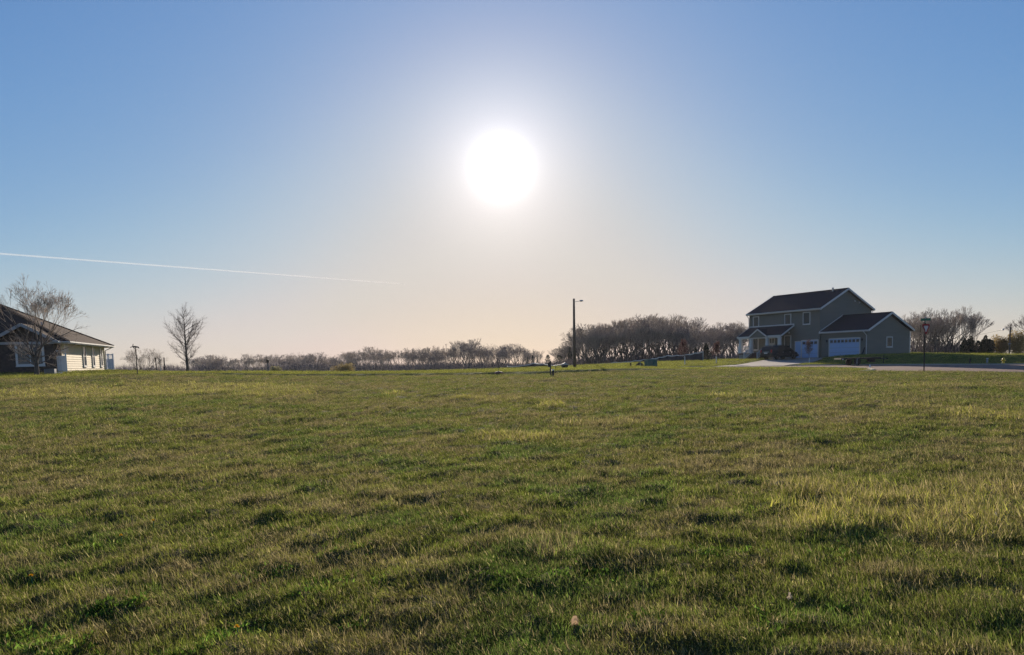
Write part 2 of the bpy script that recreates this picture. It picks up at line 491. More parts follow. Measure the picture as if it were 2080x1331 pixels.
for i in range(2): K.append(('d_straw%d' % i, turf_specs(24, .06, .14, .003, .006, .14, .8, (.2, 1.2), .95)))          # 9-10 dead standing stems
for i in range(2): K.append(('e_short%d' % i, turf_specs(40, .025, .055, .003, .006, .16, .6, (0, .6), .06)))          # 11-12 mown lawn
def leafy(n, spread, size):
    out_ = []
    for _ in range(n):
        r = spread * math.sqrt(random.random()); a = U(0, 6.283)
        out_.append((r * math.cos(a), r * math.sin(a), U(.02, .055), U(size * .7, size), U(0, 6.283), U(.3, 1.1), U(.3, 1.2), U(.75, 1.3), 0))
    return out_
for i in range(2): K.append(('f_weed%d' % i, leafy(22, .11, .017)))                                                   # 13-14 broad-leaved weeds
for nm, sp in K: tufts.objects.link(blade_mesh(nm, sp, GRASS))

# patches of taller, yellower growth: (u, v, half width m, half depth m, tall, straw, yellow) read off the photograph
def ground_from_pixel(u, v):
    d = ray(u, v); Y = 3.0
    for _ in range(400):
        z = base_z(np.array([d[0] * Y]), np.array([Y]))[0]
        if EYE + d[2] * Y <= z + .02: break
        Y *= 1.015
    return d[0] * Y, Y
PATCHES = []
for u, v, ru, rv, tall, straw, yel in ((1840, 1040, 240, 62, .75, .6, .8), (2010, 1000, 120, 30, .6, .9, .6), (1650, 1060, 75, 30, 1, .1, 1.3), (1040, 890, 95, 9, 1, .3, 1), (1115, 823, 28, 6, 1, .0, 1.2), (795, 803, 20, 3, .9, .1, 1.2), (935, 813, 45, 4, .7, .2, .9), (1010, 815, 40, 3, .5, .3, .6),
                                (1240, 857, 120, 7, .5, 1, .2), (1120, 1120, 60, 10, .2, .6, .1), (2030, 850, 90, 14, .8, .3, 1.1), (1490, 806, 70, 4, .5, .4, .8), (1850, 832, 60, 6, .3, .6, .5), (1900, 786, 120, 3, .3, .5, .4), (320, 795, 330, 14, .35, .4, 1.0), (560, 803, 90, 5, .5, .2, .9), (120, 800, 130, 14, .3, .3, .6), (1640, 772, 140, 4, .3, .4, .5)):
    a = ground_from_pixel(u, v); b = ground_from_pixel(u, v - rv); c = ground_from_pixel(u, v + rv); d = ground_from_pixel(u + ru, v)
    PATCHES.append((a[0], (b[1] + c[1]) / 2, abs(d[0] - a[0]), max(.35, (b[1] - c[1]) / 2), tall, straw, yel))

def build_grass():
    P = []
    # rings of even screen density
    r = 1.0
    while r < 118:
        dr = 0.12 * r if r < 20 else 0.07 * r
        dens = 620 * (5 / max(r, 5)) ** 1.22
        half = math.radians(90 if r < 6 else 68 if r < 14 else 52 if r < 40 else 46)
        area = half * ((r + dr) ** 2 - r * r)
        n = int(area * dens)
        rr = np.sqrt(rng.uniform(r * r, (r + dr) ** 2, n)); aa = rng.uniform(-half, half, n)
        P.append(np.stack([rr * np.sin(aa), rr * np.cos(aa)], 1)); r += dr
    P = np.concatenate(P); x, y = P[:, 0], P[:, 1]
    pd = pave_dist(x, y)
    e_ = y - np.interp(x, [-80, -30, -22, -8, 2, 8, 18, 60], [46, 49, 57, 57, 56, 62, 62, 52.5]) - 0.5 * noise(x, y * 0, 6, 9)
    keep = (pd > 0.12) & ~((e_ > -.25) & (e_ < .55) & (x > -26) & (x < 14))
    x, y = x[keep], y[keep]
    n = len(x); f = field_mask(x, y); R = np.hypot(x, y)
    z = terrain(x, y)
    tall = np.zeros(n); straw = np.zeros(n); yel = np.zeros(n)
    for (px, py, rx, ry, t_, s_, y_) in PATCHES:
        d = np.sqrt(((x - px) / rx) ** 2 + ((y - py) / ry) ** 2) + 0.7 * (fbm(x, y, min(rx, ry) * 1.2 + .2, 77, 3) - .5)
        k = sstep(1.05, .7, d)
        tall = np.maximum(tall, k * t_); straw = np.maximum(straw, k * s_); yel = np.maximum(yel, k * y_)
    thatch = sstep(.48, .66, fbm(x, y, .7, 91, 3)) * .8 + sstep(.5, .72, fbm(x, y, 4.0, 131, 3)) * .5
    lush = sstep(.5, .72, fbm(x, y, 1.3, 151, 3)) * .8
    q = rng.uniform(0, 1, n)
    idx = rng.integers(0, 4, n)
    pth = np.clip(.10 + thatch * .42 - lush * .15, 0, .8) * f
    idx = np.where(q < pth, rng.integers(4, 7, n), idx)
    q2 = rng.uniform(0, 1, n)
    idx = np.where((q2 < tall * .6) & (f > .5), rng.integers(7, 9, n), idx)
    q3 = rng.uniform(0, 1, n)
    idx = np.where((q3 < straw * .55 + .006) & (f > .5), rng.integers(9, 11, n), idx)
    weedy = sstep(.64, .76, fbm(x, y, .5, 311, 2)) * sstep(9, 5, R)
    for u, v, rr_ in ((455, 1290, .22), (420, 1320, .16), (225, 1240, .18), (60, 1185, .14), (1310, 1272, .14), (1530, 1280, .12), (480, 1225, .10), (1690, 1235, .12), (760, 1180, .10), (160, 1120, .12), (690, 1270, .14)):
        wx, wy = ground_from_pixel(u, v); weedy = np.maximum(weedy, sstep(1.1, .5, np.hypot(x - wx, y - wy) / rr_ + .5 * (noise(x, y, .08, 5) - .5)) * 1.4)
    idx = np.where(rng.uniform(0, 1, n) < weedy * .55, rng.integers(13, 15, n), idx)
    idx = np.where(f < .5, rng.integers(11, 13, n), idx)
    # colour of each tuft
    g = np.array([.152, .190, .028]); gl = np.array([.100, .172, .030]); ol = np.array([.222, .206, .048]); ye = np.array([.46, .43, .085]); th = np.array([.250, .208, .125])
    w1 = np.clip(lush, 0, 1)[:, None]; w2 = np.clip(thatch * .7, 0, 1)[:, None]
    c = g * (1 - w1) + gl * w1; c = c * (1 - w2) + ol * w2
    c = np.where(((idx >= 4) & (idx <= 6))[:, None], c * .35 + th * .65, c)
    c = np.where((idx >= 13)[:, None], np.array([.135, .225, .035]) * rng.uniform(.7, 1.4, n)[:, None], c)
    yy = np.clip(yel * rng.uniform(.0, 1.0, n), 0, 1)[:, None]
    c = c * (1 - yy) + ye * yy
    lawn_c = np.array([.22, .235, .040]) * (0.85 + .3 * fbm(x, y, 7, 201, 2))[:, None]
    c = c * f[:, None] + lawn_c * (1 - f)[:, None]
    c = c * (rng.uniform(.5, 1.5, n) * (.62 + .76 * fbm(x, y, .30, 401, 2)))[:, None]
    big = (np.maximum(R, 6) / 6) ** .42
    hgt = rng.uniform(.6, 1.1, n) * (0.8 + .5 * fbm(x, y, .8, 61, 2)) * np.where(f > .5, 1, 1.0)
    scl = np.stack([big * rng.uniform(.85, 1.2, n), big * rng.uniform(.85, 1.2, n), hgt * np.where(tall > .3, 1.0, np.minimum(1.25, big ** .4))], 1)
    rot = np.stack([rng.normal(-.05, .15, n), rng.normal(-.14, .16, n) - .10 * (x < 0), np.zeros(n)], 1)
    spin = rng.uniform(0, 6.283, n)
    # lean applied after the spin: build euler via small-angle approximation (x,y tilt) with z spin
    eul = np.zeros((n, 3))
    eul[:, 2] = spin
    cs, sn = np.cos(spin), np.sin(spin)
    eul[:, 0] = rot[:, 0] * cs + rot[:, 1] * sn
    eul[:, 1] = -rot[:, 0] * sn + rot[:, 1] * cs
    me = bpy.data.meshes.new('grass'); me.vertices.add(n)
    me.vertices.foreach_set('co', np.stack([x, y, z], 1).astype(np.float32).ravel())
    for nm, ty, key, dat in (('rot', 'FLOAT_VECTOR', 'vector', eul), ('scl', 'FLOAT_VECTOR', 'vector', scl), ('idx', 'INT', 'value', idx), ('tint', 'FLOAT_COLOR', 'color', np.concatenate([c, np.ones((n, 1))], 1))):
        a = me.attributes.new(nm, ty, 'POINT'); a.data.foreach_set(key, np.ascontiguousarray(dat, dtype=np.int32 if ty == 'INT' else np.float32).ravel())
    me.update()
    o = bpy.data.objects.new('grass', me); COL.objects.link(o); o['kind'] = 'stuff'
    gn = bpy.data.node_groups.new('grass_scatter', 'GeometryNodeTree')
    gn.interface.new_socket('Geometry', in_out='INPUT', socket_type='NodeSocketGeometry')
    gn.interface.new_socket('Geometry', in_out='OUTPUT', socket_type='NodeSocketGeometry')
    A = gn.nodes.new; i_ = A('NodeGroupInput'); o_ = A('NodeGroupOutput'); ip = A('GeometryNodeInstanceOnPoints'); mp = A('GeometryNodeMeshToPoints'); ci = A('GeometryNodeCollectionInfo')
    ci.inputs[0].default_value = tufts; ci.inputs['Separate Children'].default_value = True; ci.inputs['Reset Children'].default_value = True
    def na(nm, ty):
        k = A('GeometryNodeInputNamedAttribute'); k.data_type = ty; k.inputs['Name'].default_value = nm; return k.outputs[0]
    ln = gn.links.new
    ln(i_.outputs[0], mp.inputs[0]); ln(mp.outputs[0], ip.inputs['Points']); ln(ci.outputs[0], ip.inputs['Instance'])
    ip.inputs['Pick Instance'].default_value = True
    ln(na('idx', 'INT'), ip.inputs['Instance Index'])
    ln(na('rot', 'FLOAT_VECTOR'), ip.inputs['Rotation']); ln(na('scl', 'FLOAT_VECTOR'), ip.inputs['Scale'])
    ln(ip.outputs[0], o_.inputs[0])
    o.modifiers.new('scatter', 'NODES').node_group = gn
    print('grass tufts', n)
    return o
build_grass()
# ------------------------------------------------------------------ road, kerbs, driveway
M_ASPH = mat('asphalt', (.24, .135, .10), rough=.9, var=.18, scale=.9, bump=.25, bscale=60)
M_CONC = mat('concrete', (.36, .30, .25), rough=.9, var=.10, scale=1.5, bump=.15, bscale=50)
M_KERB = mat('kerb_concrete', (.36, .33, .29), rough=.9, var=.15, scale=2)

def bz(x, y): return float(base_z(np.array([x]), np.array([y]))[0])

def build_road():
    nr = np.array(ROAD_NEAR); fr = np.array(ROAD_FAR)
    t = np.linspace(0, len(nr) - 1, 90); k = np.arange(len(nr))
    a = np.stack([np.interp(t, k, nr[:, 0]), np.interp(t, k, nr[:, 1])], 1); b = np.stack([np.interp(t, k, fr[:, 0]), np.interp(t, k, fr[:, 1])], 1)
    nc = 12; v = []; f = []
    for i in range(len(t)):
        for j in range(nc + 1):
            p = a[i] + (b[i] - a[i]) * j / nc; crown = 0.06 * math.sin(math.pi * j / nc)
            v.append((p[0], p[1], bz(*p) - .05 + crown))
    for i in range(len(t) - 1):
        for j in range(nc):
            q = i * (nc + 1) + j; f.append((q, q + nc + 1, q + nc + 2, q + 1))
    mesh_obj('road', v, f, M_ASPH, smooth=True)['kind'] = 'structure'
    def kerb(pts, side):
        v = []; f = []
        for i, p in enumerate(pts):
            q0 = pts[max(i - 1, 0)]; q1 = pts[min(i + 1, len(pts) - 1)]
            d = np.array(q1) - np.array(q0); n = np.array([-d[1], d[0]]) / (np.hypot(*d) + 1e-9) * side
            z = bz(*p)
            for o, h in ((-.02, -.25), (-.02, .05), (.02, .07), (.17, .07), (.19, .05), (.19, -.25)):
                w = np.array(p) + n * o; v.append((w[0], w[1], z + h))
        for i in range(len(pts) - 1):
            for j in range(5):
                q = i * 6 + j; f.append((q, q + 1, q + 7, q + 6))
        mesh_obj('kerb', v, f, M_KERB)['kind'] = 'structure'
    def seg(p, lo, hi): return [tuple(x) for x in p if lo <= x[0] <= hi]
    kerb([tuple(x) for x in a], -1)
    dl, dr = DRIVE_L[0][0], DRIVE_R[0][0]
    kerb(seg(b, -1e9, dl - .2), 1); kerb(seg(b, dr + .2, 1e9), 1)
build_road()

def build_drive():
    root = bpy.data.objects.new('driveway', None); COL.objects.link(root); root['kind'] = 'structure'
    Lp = np.array(DRIVE_L); Rp = np.array(DRIVE_R)
    nU, nV = 3, 7
    tt = np.linspace(0, len(Lp) - 1, 400)
    def edge(P, s):
        k = np.arange(len(P)); dense = np.stack([np.interp(tt, k, P[:, 0]), np.interp(tt, k, P[:, 1])], 1)
        d = np.concatenate([[0], np.cumsum(np.hypot(*np.diff(dense, axis=0).T))]); d /= d[-1]
        return np.array([np.interp(s, d, dense[:, 0]), np.interp(s, d, dense[:, 1])])
    def pt(a, s): return edge(Lp, s) * (1 - a) + edge(Rp, s) * a
    for i in range(nV):
        for j in range(nU):
            v = []; n = 3
            g = .0035
            for r in range(n + 1):
                for c in range(n + 1):
                    p = pt((j + g + (1 - 2 * g) * c / n) / nU, (i + g + (1 - 2 * g) * r / n) / nV)
                    v.append((p[0], p[1], bz(*p) + .012))
            m = n + 1; v2 = [(x, y, z - .1) for x, y, z in v]
            f = [(r * m + c, r * m + c + 1, (r + 1) * m + c + 1, (r + 1) * m + c) for r in range(n) for c in range(n)]
            ring = [c for c in range(m)] + [r * m + n for r in range(1, m)] + [n * m + c for c in range(n - 1, -1, -1)] + [r * m for r in range(n - 1, 0, -1)]
            k = len(v); f += [(ring[q], k + ring[q], k + ring[(q + 1) % len(ring)], ring[(q + 1) % len(ring)]) for q in range(len(ring))]
            mesh_obj('slab', v + v2, f, M_CONC, root)
build_drive()

# ------------------------------------------------------------------ house parts
M_SIDE = mat('grey_green_siding', (.182, .176, .152), rough=.75, var=.06, scale=.6, stretch=(1, 1, 4))
M_TRIM = mat('white_trim', (.64, .62, .60), rough=.5, var=.03, scale=2)
M_TRIMG = mat('grey_trim', (.36, .36, .37), rough=.6, var=.05)
M_DOORW = mat('white_door_skylight_tint', (.36, .50, .72), rough=.5, var=.02, scale=1)  # white doors, with the blue of the skylight put into the base colour
M_SHING = mat('dark_shingle', (.045, .038, .045), rough=.98, spec=.05, var=.35, scale=14, bump=.05, bscale=18, stretch=(1, 1, 2))
M_SHINGB = mat('brown_shingle', (.075, .048, .036), rough=.95, spec=.1, var=.4, scale=9, bump=.12, bscale=14)
M_CREAM = mat('cream_siding', (.66, .56, .40), rough=.7, spec=.2, var=.06, scale=1.2, stretch=(1, 1, 3))
M_BRICKD = mat('dark_brick', (.055, .042, .038), rough=.85, var=.35, scale=5)
M_FOUND = mat('foundation', (.30, .29, .27), rough=.9, var=.1)
M_GLASS = glass_mat('window_glass')
M_GLASSB = glass_mat('window_glass_grey', (.10, .12, .13))
M_BLACK = mat('black_metal', (.018, .018, .02), rough=.5, var=.2)
M_GALV = mat('galvanised_metal', (.42, .43, .44), rough=.45, metal=.6, var=.1)
M_WOOD = mat('weathered_pole_wood', (.13, .095, .07), rough=.9, var=.25, scale=4, stretch=(6, 6, .5))
M_STEP = mat('brown_step_boards', (.13, .07, .06), rough=.8, var=.2)
X, Yv, Zv = Vector((1, 0, 0)), Vector((0, 1, 0)), Vector((0, 0, 1))

def siding(poly, o, s, n, reveal=.15, proud=.018):
    """lapped boards over a convex wall outline; poly in (s,z), o origin, s wall direction, n outward normal"""
    m = MB(); z0 = min(p[1] for p in poly); z1 = max(p[1] for p in poly)
    def rng_at(z):
        xs = []
        for i in range(len(poly)):
            (xa, za), (xb, zb) = poly[i], poly[(i + 1) % len(poly)]
            if abs(za - zb) < 1e-9:
                if abs(z - za) < 1e-6: xs += [xa, xb]
            elif min(za, zb) - 1e-9 <= z <= max(za, zb) + 1e-9: xs.append(xa + (xb - xa) * (z - za) / (zb - za))
        return (min(xs), max(xs)) if xs else (0, 0)
    zs = sorted(set([z0 + i * reveal for i in range(int((z1 - z0) / reveal) + 1)] + [z1] + [p[1] for p in poly]))
    zs = [z for i, z in enumerate(zs) if i == 0 or z - zs[i - 1] > 1e-4]
    P = lambda a, z, d: o + s * a + Zv * z + n * d
    for za, zb in zip(zs, zs[1:]):
        a0, a1 = rng_at(za + 1e-6); b0, b1 = rng_at(zb - 1e-6)
        k = min(1, (zb - za) / reveal)
        m.add([P(a0, za, proud), P(a1, za, proud), P(b1, zb, proud * (1 - k)), P(b0, zb, proud * (1 - k)), P(a0, za, 0), P(a1, za, 0)], [(0, 1, 2, 3), (4, 5, 1, 0)])
    return m

def window(parent, c, w, h, s, n, glass=None, name='window', mull=0, trim=.10, cross=False):
    """window as a part with frame and panes as sub-parts; c centre on the wall face, s wall direction, n outward normal"""
    root = bpy.data.objects.new(name, None); COL.objects.link(root); root.parent = parent; root.location = c
    ax = (s, n, Zv)
    f = MB(); t = trim
    for sx in (-1, 1): f.box(s * sx * (w / 2 - t / 2) + n * .03, (t, .07, h), ax)
    for sz in (-1, 1): f.box(Zv * sz * (h / 2 - t / 2) + n * .028, (w - 2 * t, .066, t), ax)
    f.box(Zv * (-h / 2 - .03) + n * .045, (w + .06, .10, .05), ax)
    f.build('frame', M_TRIM, root)
    iw = w - 2 * t; ih = h - 2 * t; k = mull + 1
    for i in range(k):
        cx = -iw / 2 + iw * (i + .5) / k
        MB().box(s * cx + n * .022, (iw / k - (.05 if k > 1 else 0), .012, ih), ax).build('pane', glass or M_GLASS, root)
        if i: MB().box(s * (cx - iw / k / 2) + n * .03, (.05, .05, ih), ax).build('mullion', M_TRIM, root)
    if cross: MB().box(n * .032, (iw, .045, .045), ax).build('meeting_rail', M_TRIM, root)
    return root

def slab(a, b, c, d, t, under=None):
    """roof slab from four corners (a,b eave; c,d upper), thickness t below"""
    m = MB(); a, b, c, d = [Vector(p) for p in (a, b, c, d)]
    dn = Vector((0, 0, -t))
    m.add([a, b, c, d, a + dn, b + dn, c + dn, d + dn], [(0, 1, 2, 3), (7, 6, 5, 4), (0, 4, 5, 1), (1, 5, 6, 2), (2, 6, 7, 3), (3, 7, 4, 0)])
    return m

def beam(a, b, w, h, side=None):
    """straight board from a to b, w wide, h high (vertical)"""
    a = Vector(a); b = Vector(b); t = (b - a).normalized(); s = t.cross(Zv).normalized(); u = s.cross(t).normalized()
    return MB().box((a + b) / 2, ((b - a).length, w, h), (t, s, u))

# ------------------------------------------------------------------ two-storey house
def build_house():
    TH = math.radians(-60.5)
    e1 = Vector((math.cos(TH), math.sin(TH), 0)); e2 = Vector((-e1.y, e1.x, 0))
    R = Vector((38.470, 96.007, 1.30))
    H = thing('house', 'two-storey grey-green house with dark gabled roof, front porch and attached garage', 'house', R, TH)
    B = lambda m, n, mt, par=H, **k: m.build(n, mt, par, **k)
    wl, wd, he = 11.33, 9.81, 6.05
    rise, half, ov, th = 2.56, 5.265, .36, .16
    sl = rise / half
    apex = he + sl * (wd / 2) - .02
    # siding
    B(siding([(0, -.25), (wl, -.25), (wl, he), (0, he)], Vector((-wl, 0, 0)), X, -Yv), 'front_siding', M_SIDE)['kind'] = 'stuff'
    B(siding([(0, -.25), (wd, -.25), (wd, he), (wd / 2, apex), (0, he)], Vector((0, 0, 0)), Yv, X), 'gable_siding', M_SIDE)['kind'] = 'stuff'
    B(MB().prism([(-wl, .02, -.5), (-wl, wd, -.5), (-wl, wd, he), (-wl, wd / 2, apex), (-wl, .02, he)], (wl - .03, 0, 0)), 'wall', M_SIDE)
    for px, py in ((-wl, 0), (0, 0), (0, wd)):
        B(MB().box((px, py, he / 2 - .1), (.13, .13, he - .1)), 'corner_board', M_SIDE)
    # roof slabs: z at the outer edges
    xe0, xe1 = -wl - ov, ov
    ze = 6.08
    for sgn in (0, 1):
        y0 = -ov if sgn == 0 else wd + ov
        ym = wd / 2
        m = slab((xe0, y0, ze), (xe1, y0, ze), (xe1, ym, ze + rise), (xe0, ym, ze + rise), th)
        B(m, 'roof', M_SHING)
        B(beam((xe0, y0 + (-.02 if sgn == 0 else .02), ze - .09), (xe1, y0 + (-.02 if sgn == 0 else .02), ze - .09), .05, .20), 'fascia', M_TRIM)
        for xx in (xe0 - .025, xe1 + .025):
            B(beam((xx, y0, ze - .10), (xx, ym, ze + rise - .10), .05, .22), 'rake_board', M_TRIM)
        g = MB().box(((xe0 + xe1) / 2, y0 + (-.10 if sgn == 0 else .10), ze - .07), (xe1 - xe0 - .1, .11, .11))
        B(g, 'gutter', M_TRIM)
        B(MB().box(((xe0 + xe1) / 2, (y0 + (0 if sgn == 0 else wd)) / 2, ze - .19), (xe1 - xe0 - .1, ov - .02, .02)), 'soffit', M_TRIM)
    B(beam((xe0, wd / 2, ze + rise + .02), (xe1, wd / 2, ze + rise + .02), .30, .05), 'ridge_cap', M_SHING)
    # downspouts
    B(MB().tube([(-wl - .25, -ov - .1, ze - .1), (-wl - .1, -.12, ze - .55), (-wl - .06, -.1, 3.0), (-wl - .06, -.1, 0)], .045, 6), 'downspout', M_TRIM)
    B(MB().tube([(.1, wd + ov + .05, ze - .1), (.12, wd + .08, ze - .5), (.12, wd + .08, 3.2)], .045, 6), 'downspout', M_TRIM)
    # roof vent and floodlights
    v = bpy.data.objects.new('roof_vent', None); COL.objects.link(v); v.parent = H; v.location = (-1.6, wd / 2 - .5, ze + rise - .25)
    B(MB().lathe([(.09, -.1), (.09, .35), (.16, .36), (.16, .42), (.02, .5)], 10), 'vent_pipe', M_GALV, v)
    B(MB().box((0, 0, .02), (.4, .4, .03)), 'flashing', M_GALV, v)
    for yy, zz in ((6.45, 7.1), (7.33, 6.93)):
        l = bpy.data.objects.new('flood_light', None); COL.objects.link(l); l.parent = H; l.location = (.06, yy, zz)
        B(MB().lathe([(.03, 0), (.07, .03), (.11, .14), (.10, .16)], 10).xf(Matrix.Rotation(math.radians(120), 4, 'Y')), 'lamp_head', M_TRIM, l)
        B(MB().box((0, 0, .06), (.04, .1, .1)), 'bracket', M_GALV, l)
    # windows of the front
    n = -Yv
    for x0, x1, z0, z1 in ((-10.72, -9.70, 4.16, 5.72), (-5.39, -4.34, 4.22, 5.72), (-2.50, -1.38, 4.20, 5.75)):
        window(H, ((x0 + x1) / 2, -.02, (z0 + z1) / 2), x1 - x0, z1 - z0, X, n, cross=False)
    window(H, (-4.86, -.02, 1.98), 1.06, 1.92, X, n)
    window(H, (-10.25, -.02, 2.02), .98, 1.66, X, n)
    # front door with its glass
    d = bpy.data.objects.new('front_door', None); COL.objects.link(d); d.parent = H; d.location = (-7.45, -.03, 1.83)
    f = MB()
    for s in (-1, 1): f.box((s * .48, -.03, 0), (.09, .08, 2.12))
    f.box((0, -.028, 1.03), (.86, .076, .09)); B(f, 'frame', M_TRIM, d)
    B(MB().box((0, -.01, -.04), (.86, .04, 2.0)), 'door_leaf', M_TRIM, d)
    for sx in (-1, 1): B(MB().box((sx * .19, -.035, .52), (.24, .012, .62)), 'pane', M_GLASS, d)
    for sx in (-1, 1): B(MB().box((sx * .2, -.033, -.5), (.26, .02, .7)), 'door_panel', M_TRIM, d)
    B(MB().lathe([(.03, 0), (.035, .05), (.02, .07)], 8).xf(Matrix.Translation((.36, -.04, -.05)) @ Matrix.Rotation(math.radians(90), 4, 'X')), 'handle', M_GALV, d)
    # small side door
    d = bpy.data.objects.new('service_door', None); COL.objects.link(d); d.parent = H; d.location = (-3.19, -.03, 1.08)
    f = MB()
    for s in (-1, 1): f.box((s * .46, -.03, 0), (.08, .08, 2.16))
    f.box((0, -.028, 1.05), (.84, .076, .08)); B(f, 'frame', M_TRIM, d)
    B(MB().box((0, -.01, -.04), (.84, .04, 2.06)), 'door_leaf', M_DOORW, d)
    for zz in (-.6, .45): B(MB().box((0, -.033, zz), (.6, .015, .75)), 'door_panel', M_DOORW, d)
    def garage_door(cx, y, z0, w, h, npane, lab):
        g = bpy.data.objects.new('garage_door', None); COL.objects.link(g); g.parent = H; g.location = (cx, y, z0); g['label'] = lab
        f = MB()
        for s in (-1, 1): f.box((s * (w / 2 + .06), -.03, h / 2 + .05), (.12, .10, h + .1))
        f.box((0, -.028, h + .06), (w, .096, .12)); B(f, 'frame', M_TRIM, g)
        for r in range(4):
            z = h * (r + .5) / 4
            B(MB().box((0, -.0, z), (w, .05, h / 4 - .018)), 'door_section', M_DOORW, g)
            if r == 3:
                for i in range(npane):
                    pw = w / npane
                    B(MB().box((-w / 2 + pw * (i + .5), -.03, z), (pw * .74, .012, h / 4 * .62)), 'pane', M_GLASS, g)
            else:
                for i in range(npane // 2):
                    pw = w / (npane // 2)
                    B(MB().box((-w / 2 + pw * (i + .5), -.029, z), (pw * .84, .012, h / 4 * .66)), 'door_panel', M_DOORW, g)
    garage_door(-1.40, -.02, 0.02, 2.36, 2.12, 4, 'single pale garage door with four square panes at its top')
    # porch lamp
    l = bpy.data.objects.new('wall_lamp', None); COL.objects.link(l); l.parent = H; l.location = (-4.62, -.10, 3.28)
    B(MB().lathe([(.03, -.1), (.1, -.05), (.12, .05), (.05, .14)], 10), 'lamp_shade', M_TRIM, l)
    B(MB().box((0, .05, .02), (.08, .08, .12)), 'bracket', M_BLACK, l)
    for xx in (-2.82, .0):
        pass
    # porch
    px0, px1, pd_, zt, zp = -11.30, -3.86, 2.45, 4.28, 2.98
    B(slab((px0, -pd_, zp), (px1, -pd_, zp), (px1, -.03, zt), (px0, -.03, zt), .13), 'porch_roof', M_SHING)
    B(beam((px0, -.045, zt + .05), (px1, -.045, zt + .05), .05, .16), 'flashing', M_TRIM)
    for a, b in ((px0, -9.12), (-6.03, px1)):
        B(beam((a, -pd_ - .025, zp - .09), (b, -pd_ - .025, zp - .09), .05, .2), 'porch_fascia', M_TRIM)
    for xx in (px0 - .025, px1 + .025): B(beam((xx, -pd_, zp - .09), (xx, -.03, zt - .09), .05, .18), 'porch_rake', M_TRIM)
    # porch gable: two small slabs, boarded face, white barge boards
    gx0, gx1, gxm, gz, ga = -9.10, -6.05, -7.58, 2.92, 3.90
    yb = -pd_ + (ga - zp) / ((zt - zp) / (pd_ - .03))
    for s, xa in ((-1, gx0), (1, gx1)):
        B(MB().add([Vector(p) for p in ((xa, -pd_ - .15, gz), (gxm, -pd_ - .15, ga), (gxm, yb, ga), (xa, -pd_ + .05, gz), (xa, -pd_ - .15, gz - .1), (gxm, -pd_ - .15, ga - .1), (gxm, yb, ga - .1), (xa, -pd_ + .05, gz - .1))],
                   [(0, 1, 2, 3), (7, 6, 5, 4), (0, 4, 5, 1), (1, 5, 6, 2), (2, 6, 7, 3), (3, 7, 4, 0)]), 'porch_gable_roof', M_SHING)
        B(beam((xa, -pd_ - .175, gz - .06), (gxm, -pd_ - .175, ga - .06), .05, .17), 'barge_board', M_TRIM)
    B(siding([(gx0 + .1, gz - .12), (gx1 - .1, gz - .12), (gxm, ga - .1)], Vector((0, -pd_ - .05, 0)), X, -Yv), 'gable_boards', M_SIDE)['kind'] = 'stuff'
    B(MB().box(((px0 + px1) / 2, -pd_ + .12, zp - .22), (px1 - px0 - .3, .16, .2)), 'porch_beam', M_TRIM)
    B(MB().box(((px0 + px1) / 2, -pd_ / 2, .72), (px1 - px0 - .2, pd_ - .1, .16)), 'porch_floor', M_STEP)
    B(MB().box(((px0 + px1) / 2, -pd_ / 2, .2), (px1 - px0 - .4, pd_ - .3, .88)), 'porch_skirt', M_FOUND)
    for cx in (-10.75, -8.9, -6.2, -4.2):
        c = MB(); b0, b1, zz0, zz1 = .21, .15, .80, zp - .32
        c.add([(cx - b0, -pd_ + .12 - b0, zz0), (cx + b0, -pd_ + .12 - b0, zz0), (cx + b0, -pd_ + .12 + b0, zz0), (cx - b0, -pd_ + .12 + b0, zz0), (cx - b1, -pd_ + .12 - b1, zz1), (cx + b1, -pd_ + .12 - b1, zz1), (cx + b1, -pd_ + .12 + b1, zz1), (cx - b1, -pd_ + .12 + b1, zz1)],
              [(3, 2, 1, 0), (4, 5, 6, 7), (0, 1, 5, 4), (1, 2, 6, 5), (2, 3, 7, 6), (3, 0, 4, 7)])
        c.box((cx, -pd_ + .12, zz0 + .06), (.5, .5, .12)); c.box((cx, -pd_ + .12, zz1 - .04), (.4, .4, .09))
        B(c, 'porch_column', M_TRIM)
    def railing(p0, p1, h=.85, nb=7):
        r = bpy.data.objects.new('railing', None); COL.objects.link(r); r.parent = H; r.location = p0
        q = Vector(p1) - Vector(p0)
        m = beam((0, 0, h), q + Zv * h, .07, .07); B(m, 'hand_rail', M_TRIM, r)
        B(beam((0, 0, .12), q + Zv * .12, .05, .06), 'bottom_rail', M_TRIM, r)
        for i in range(nb):
            p = q * ((i + .5) / nb); B(MB().box(p + Zv * (h / 2 + .06), (.035, .035, h - .16)), 'baluster', M_TRIM, r)
        for p in (Vector((0, 0, 0)), q):
            B(MB().box(p + Zv * (h / 2 + .04), (.11, .11, h + .12)), 'post', M_TRIM, r)
    yr = -pd_ + .08
    railing((px0 + .2, yr, .8), (-9.15, yr, .8), nb=12); railing((-5.98, yr, .8), (px1 - .15, yr, .8), nb=12)
    railing((px0 + .15, -.15, .8), (px0 + .15, yr, .8), nb=12)
    # steps
    for k in range(5):
        B(MB().box((-7.58, -pd_ - .14 - k * .28, .72 - k * .17 - .07), (2.2, .32, .06)), 'step', M_STEP)
        B(MB().box((-7.58, -pd_ - .02 - k * .28, .72 - k * .17 - .16), (2.14, .03, .16)), 'step', M_STEP)
    for sx in (-1, 1):
        railing((-7.58 + sx * 1.12, -pd_ - .05, .72), (-7.58 + sx * 1.12, -pd_ - 1.4, -.08), nb=8)
    # garage wing
    gl, gd0, gd1, ge = 6.495, .22, 8.28, 3.0
    gm = (gd0 + gd1) / 2; gr = 2.088; gze = 3.125
    ga_ = ge + gr / 4.39 * (gd1 - gd0) / 2 - .02
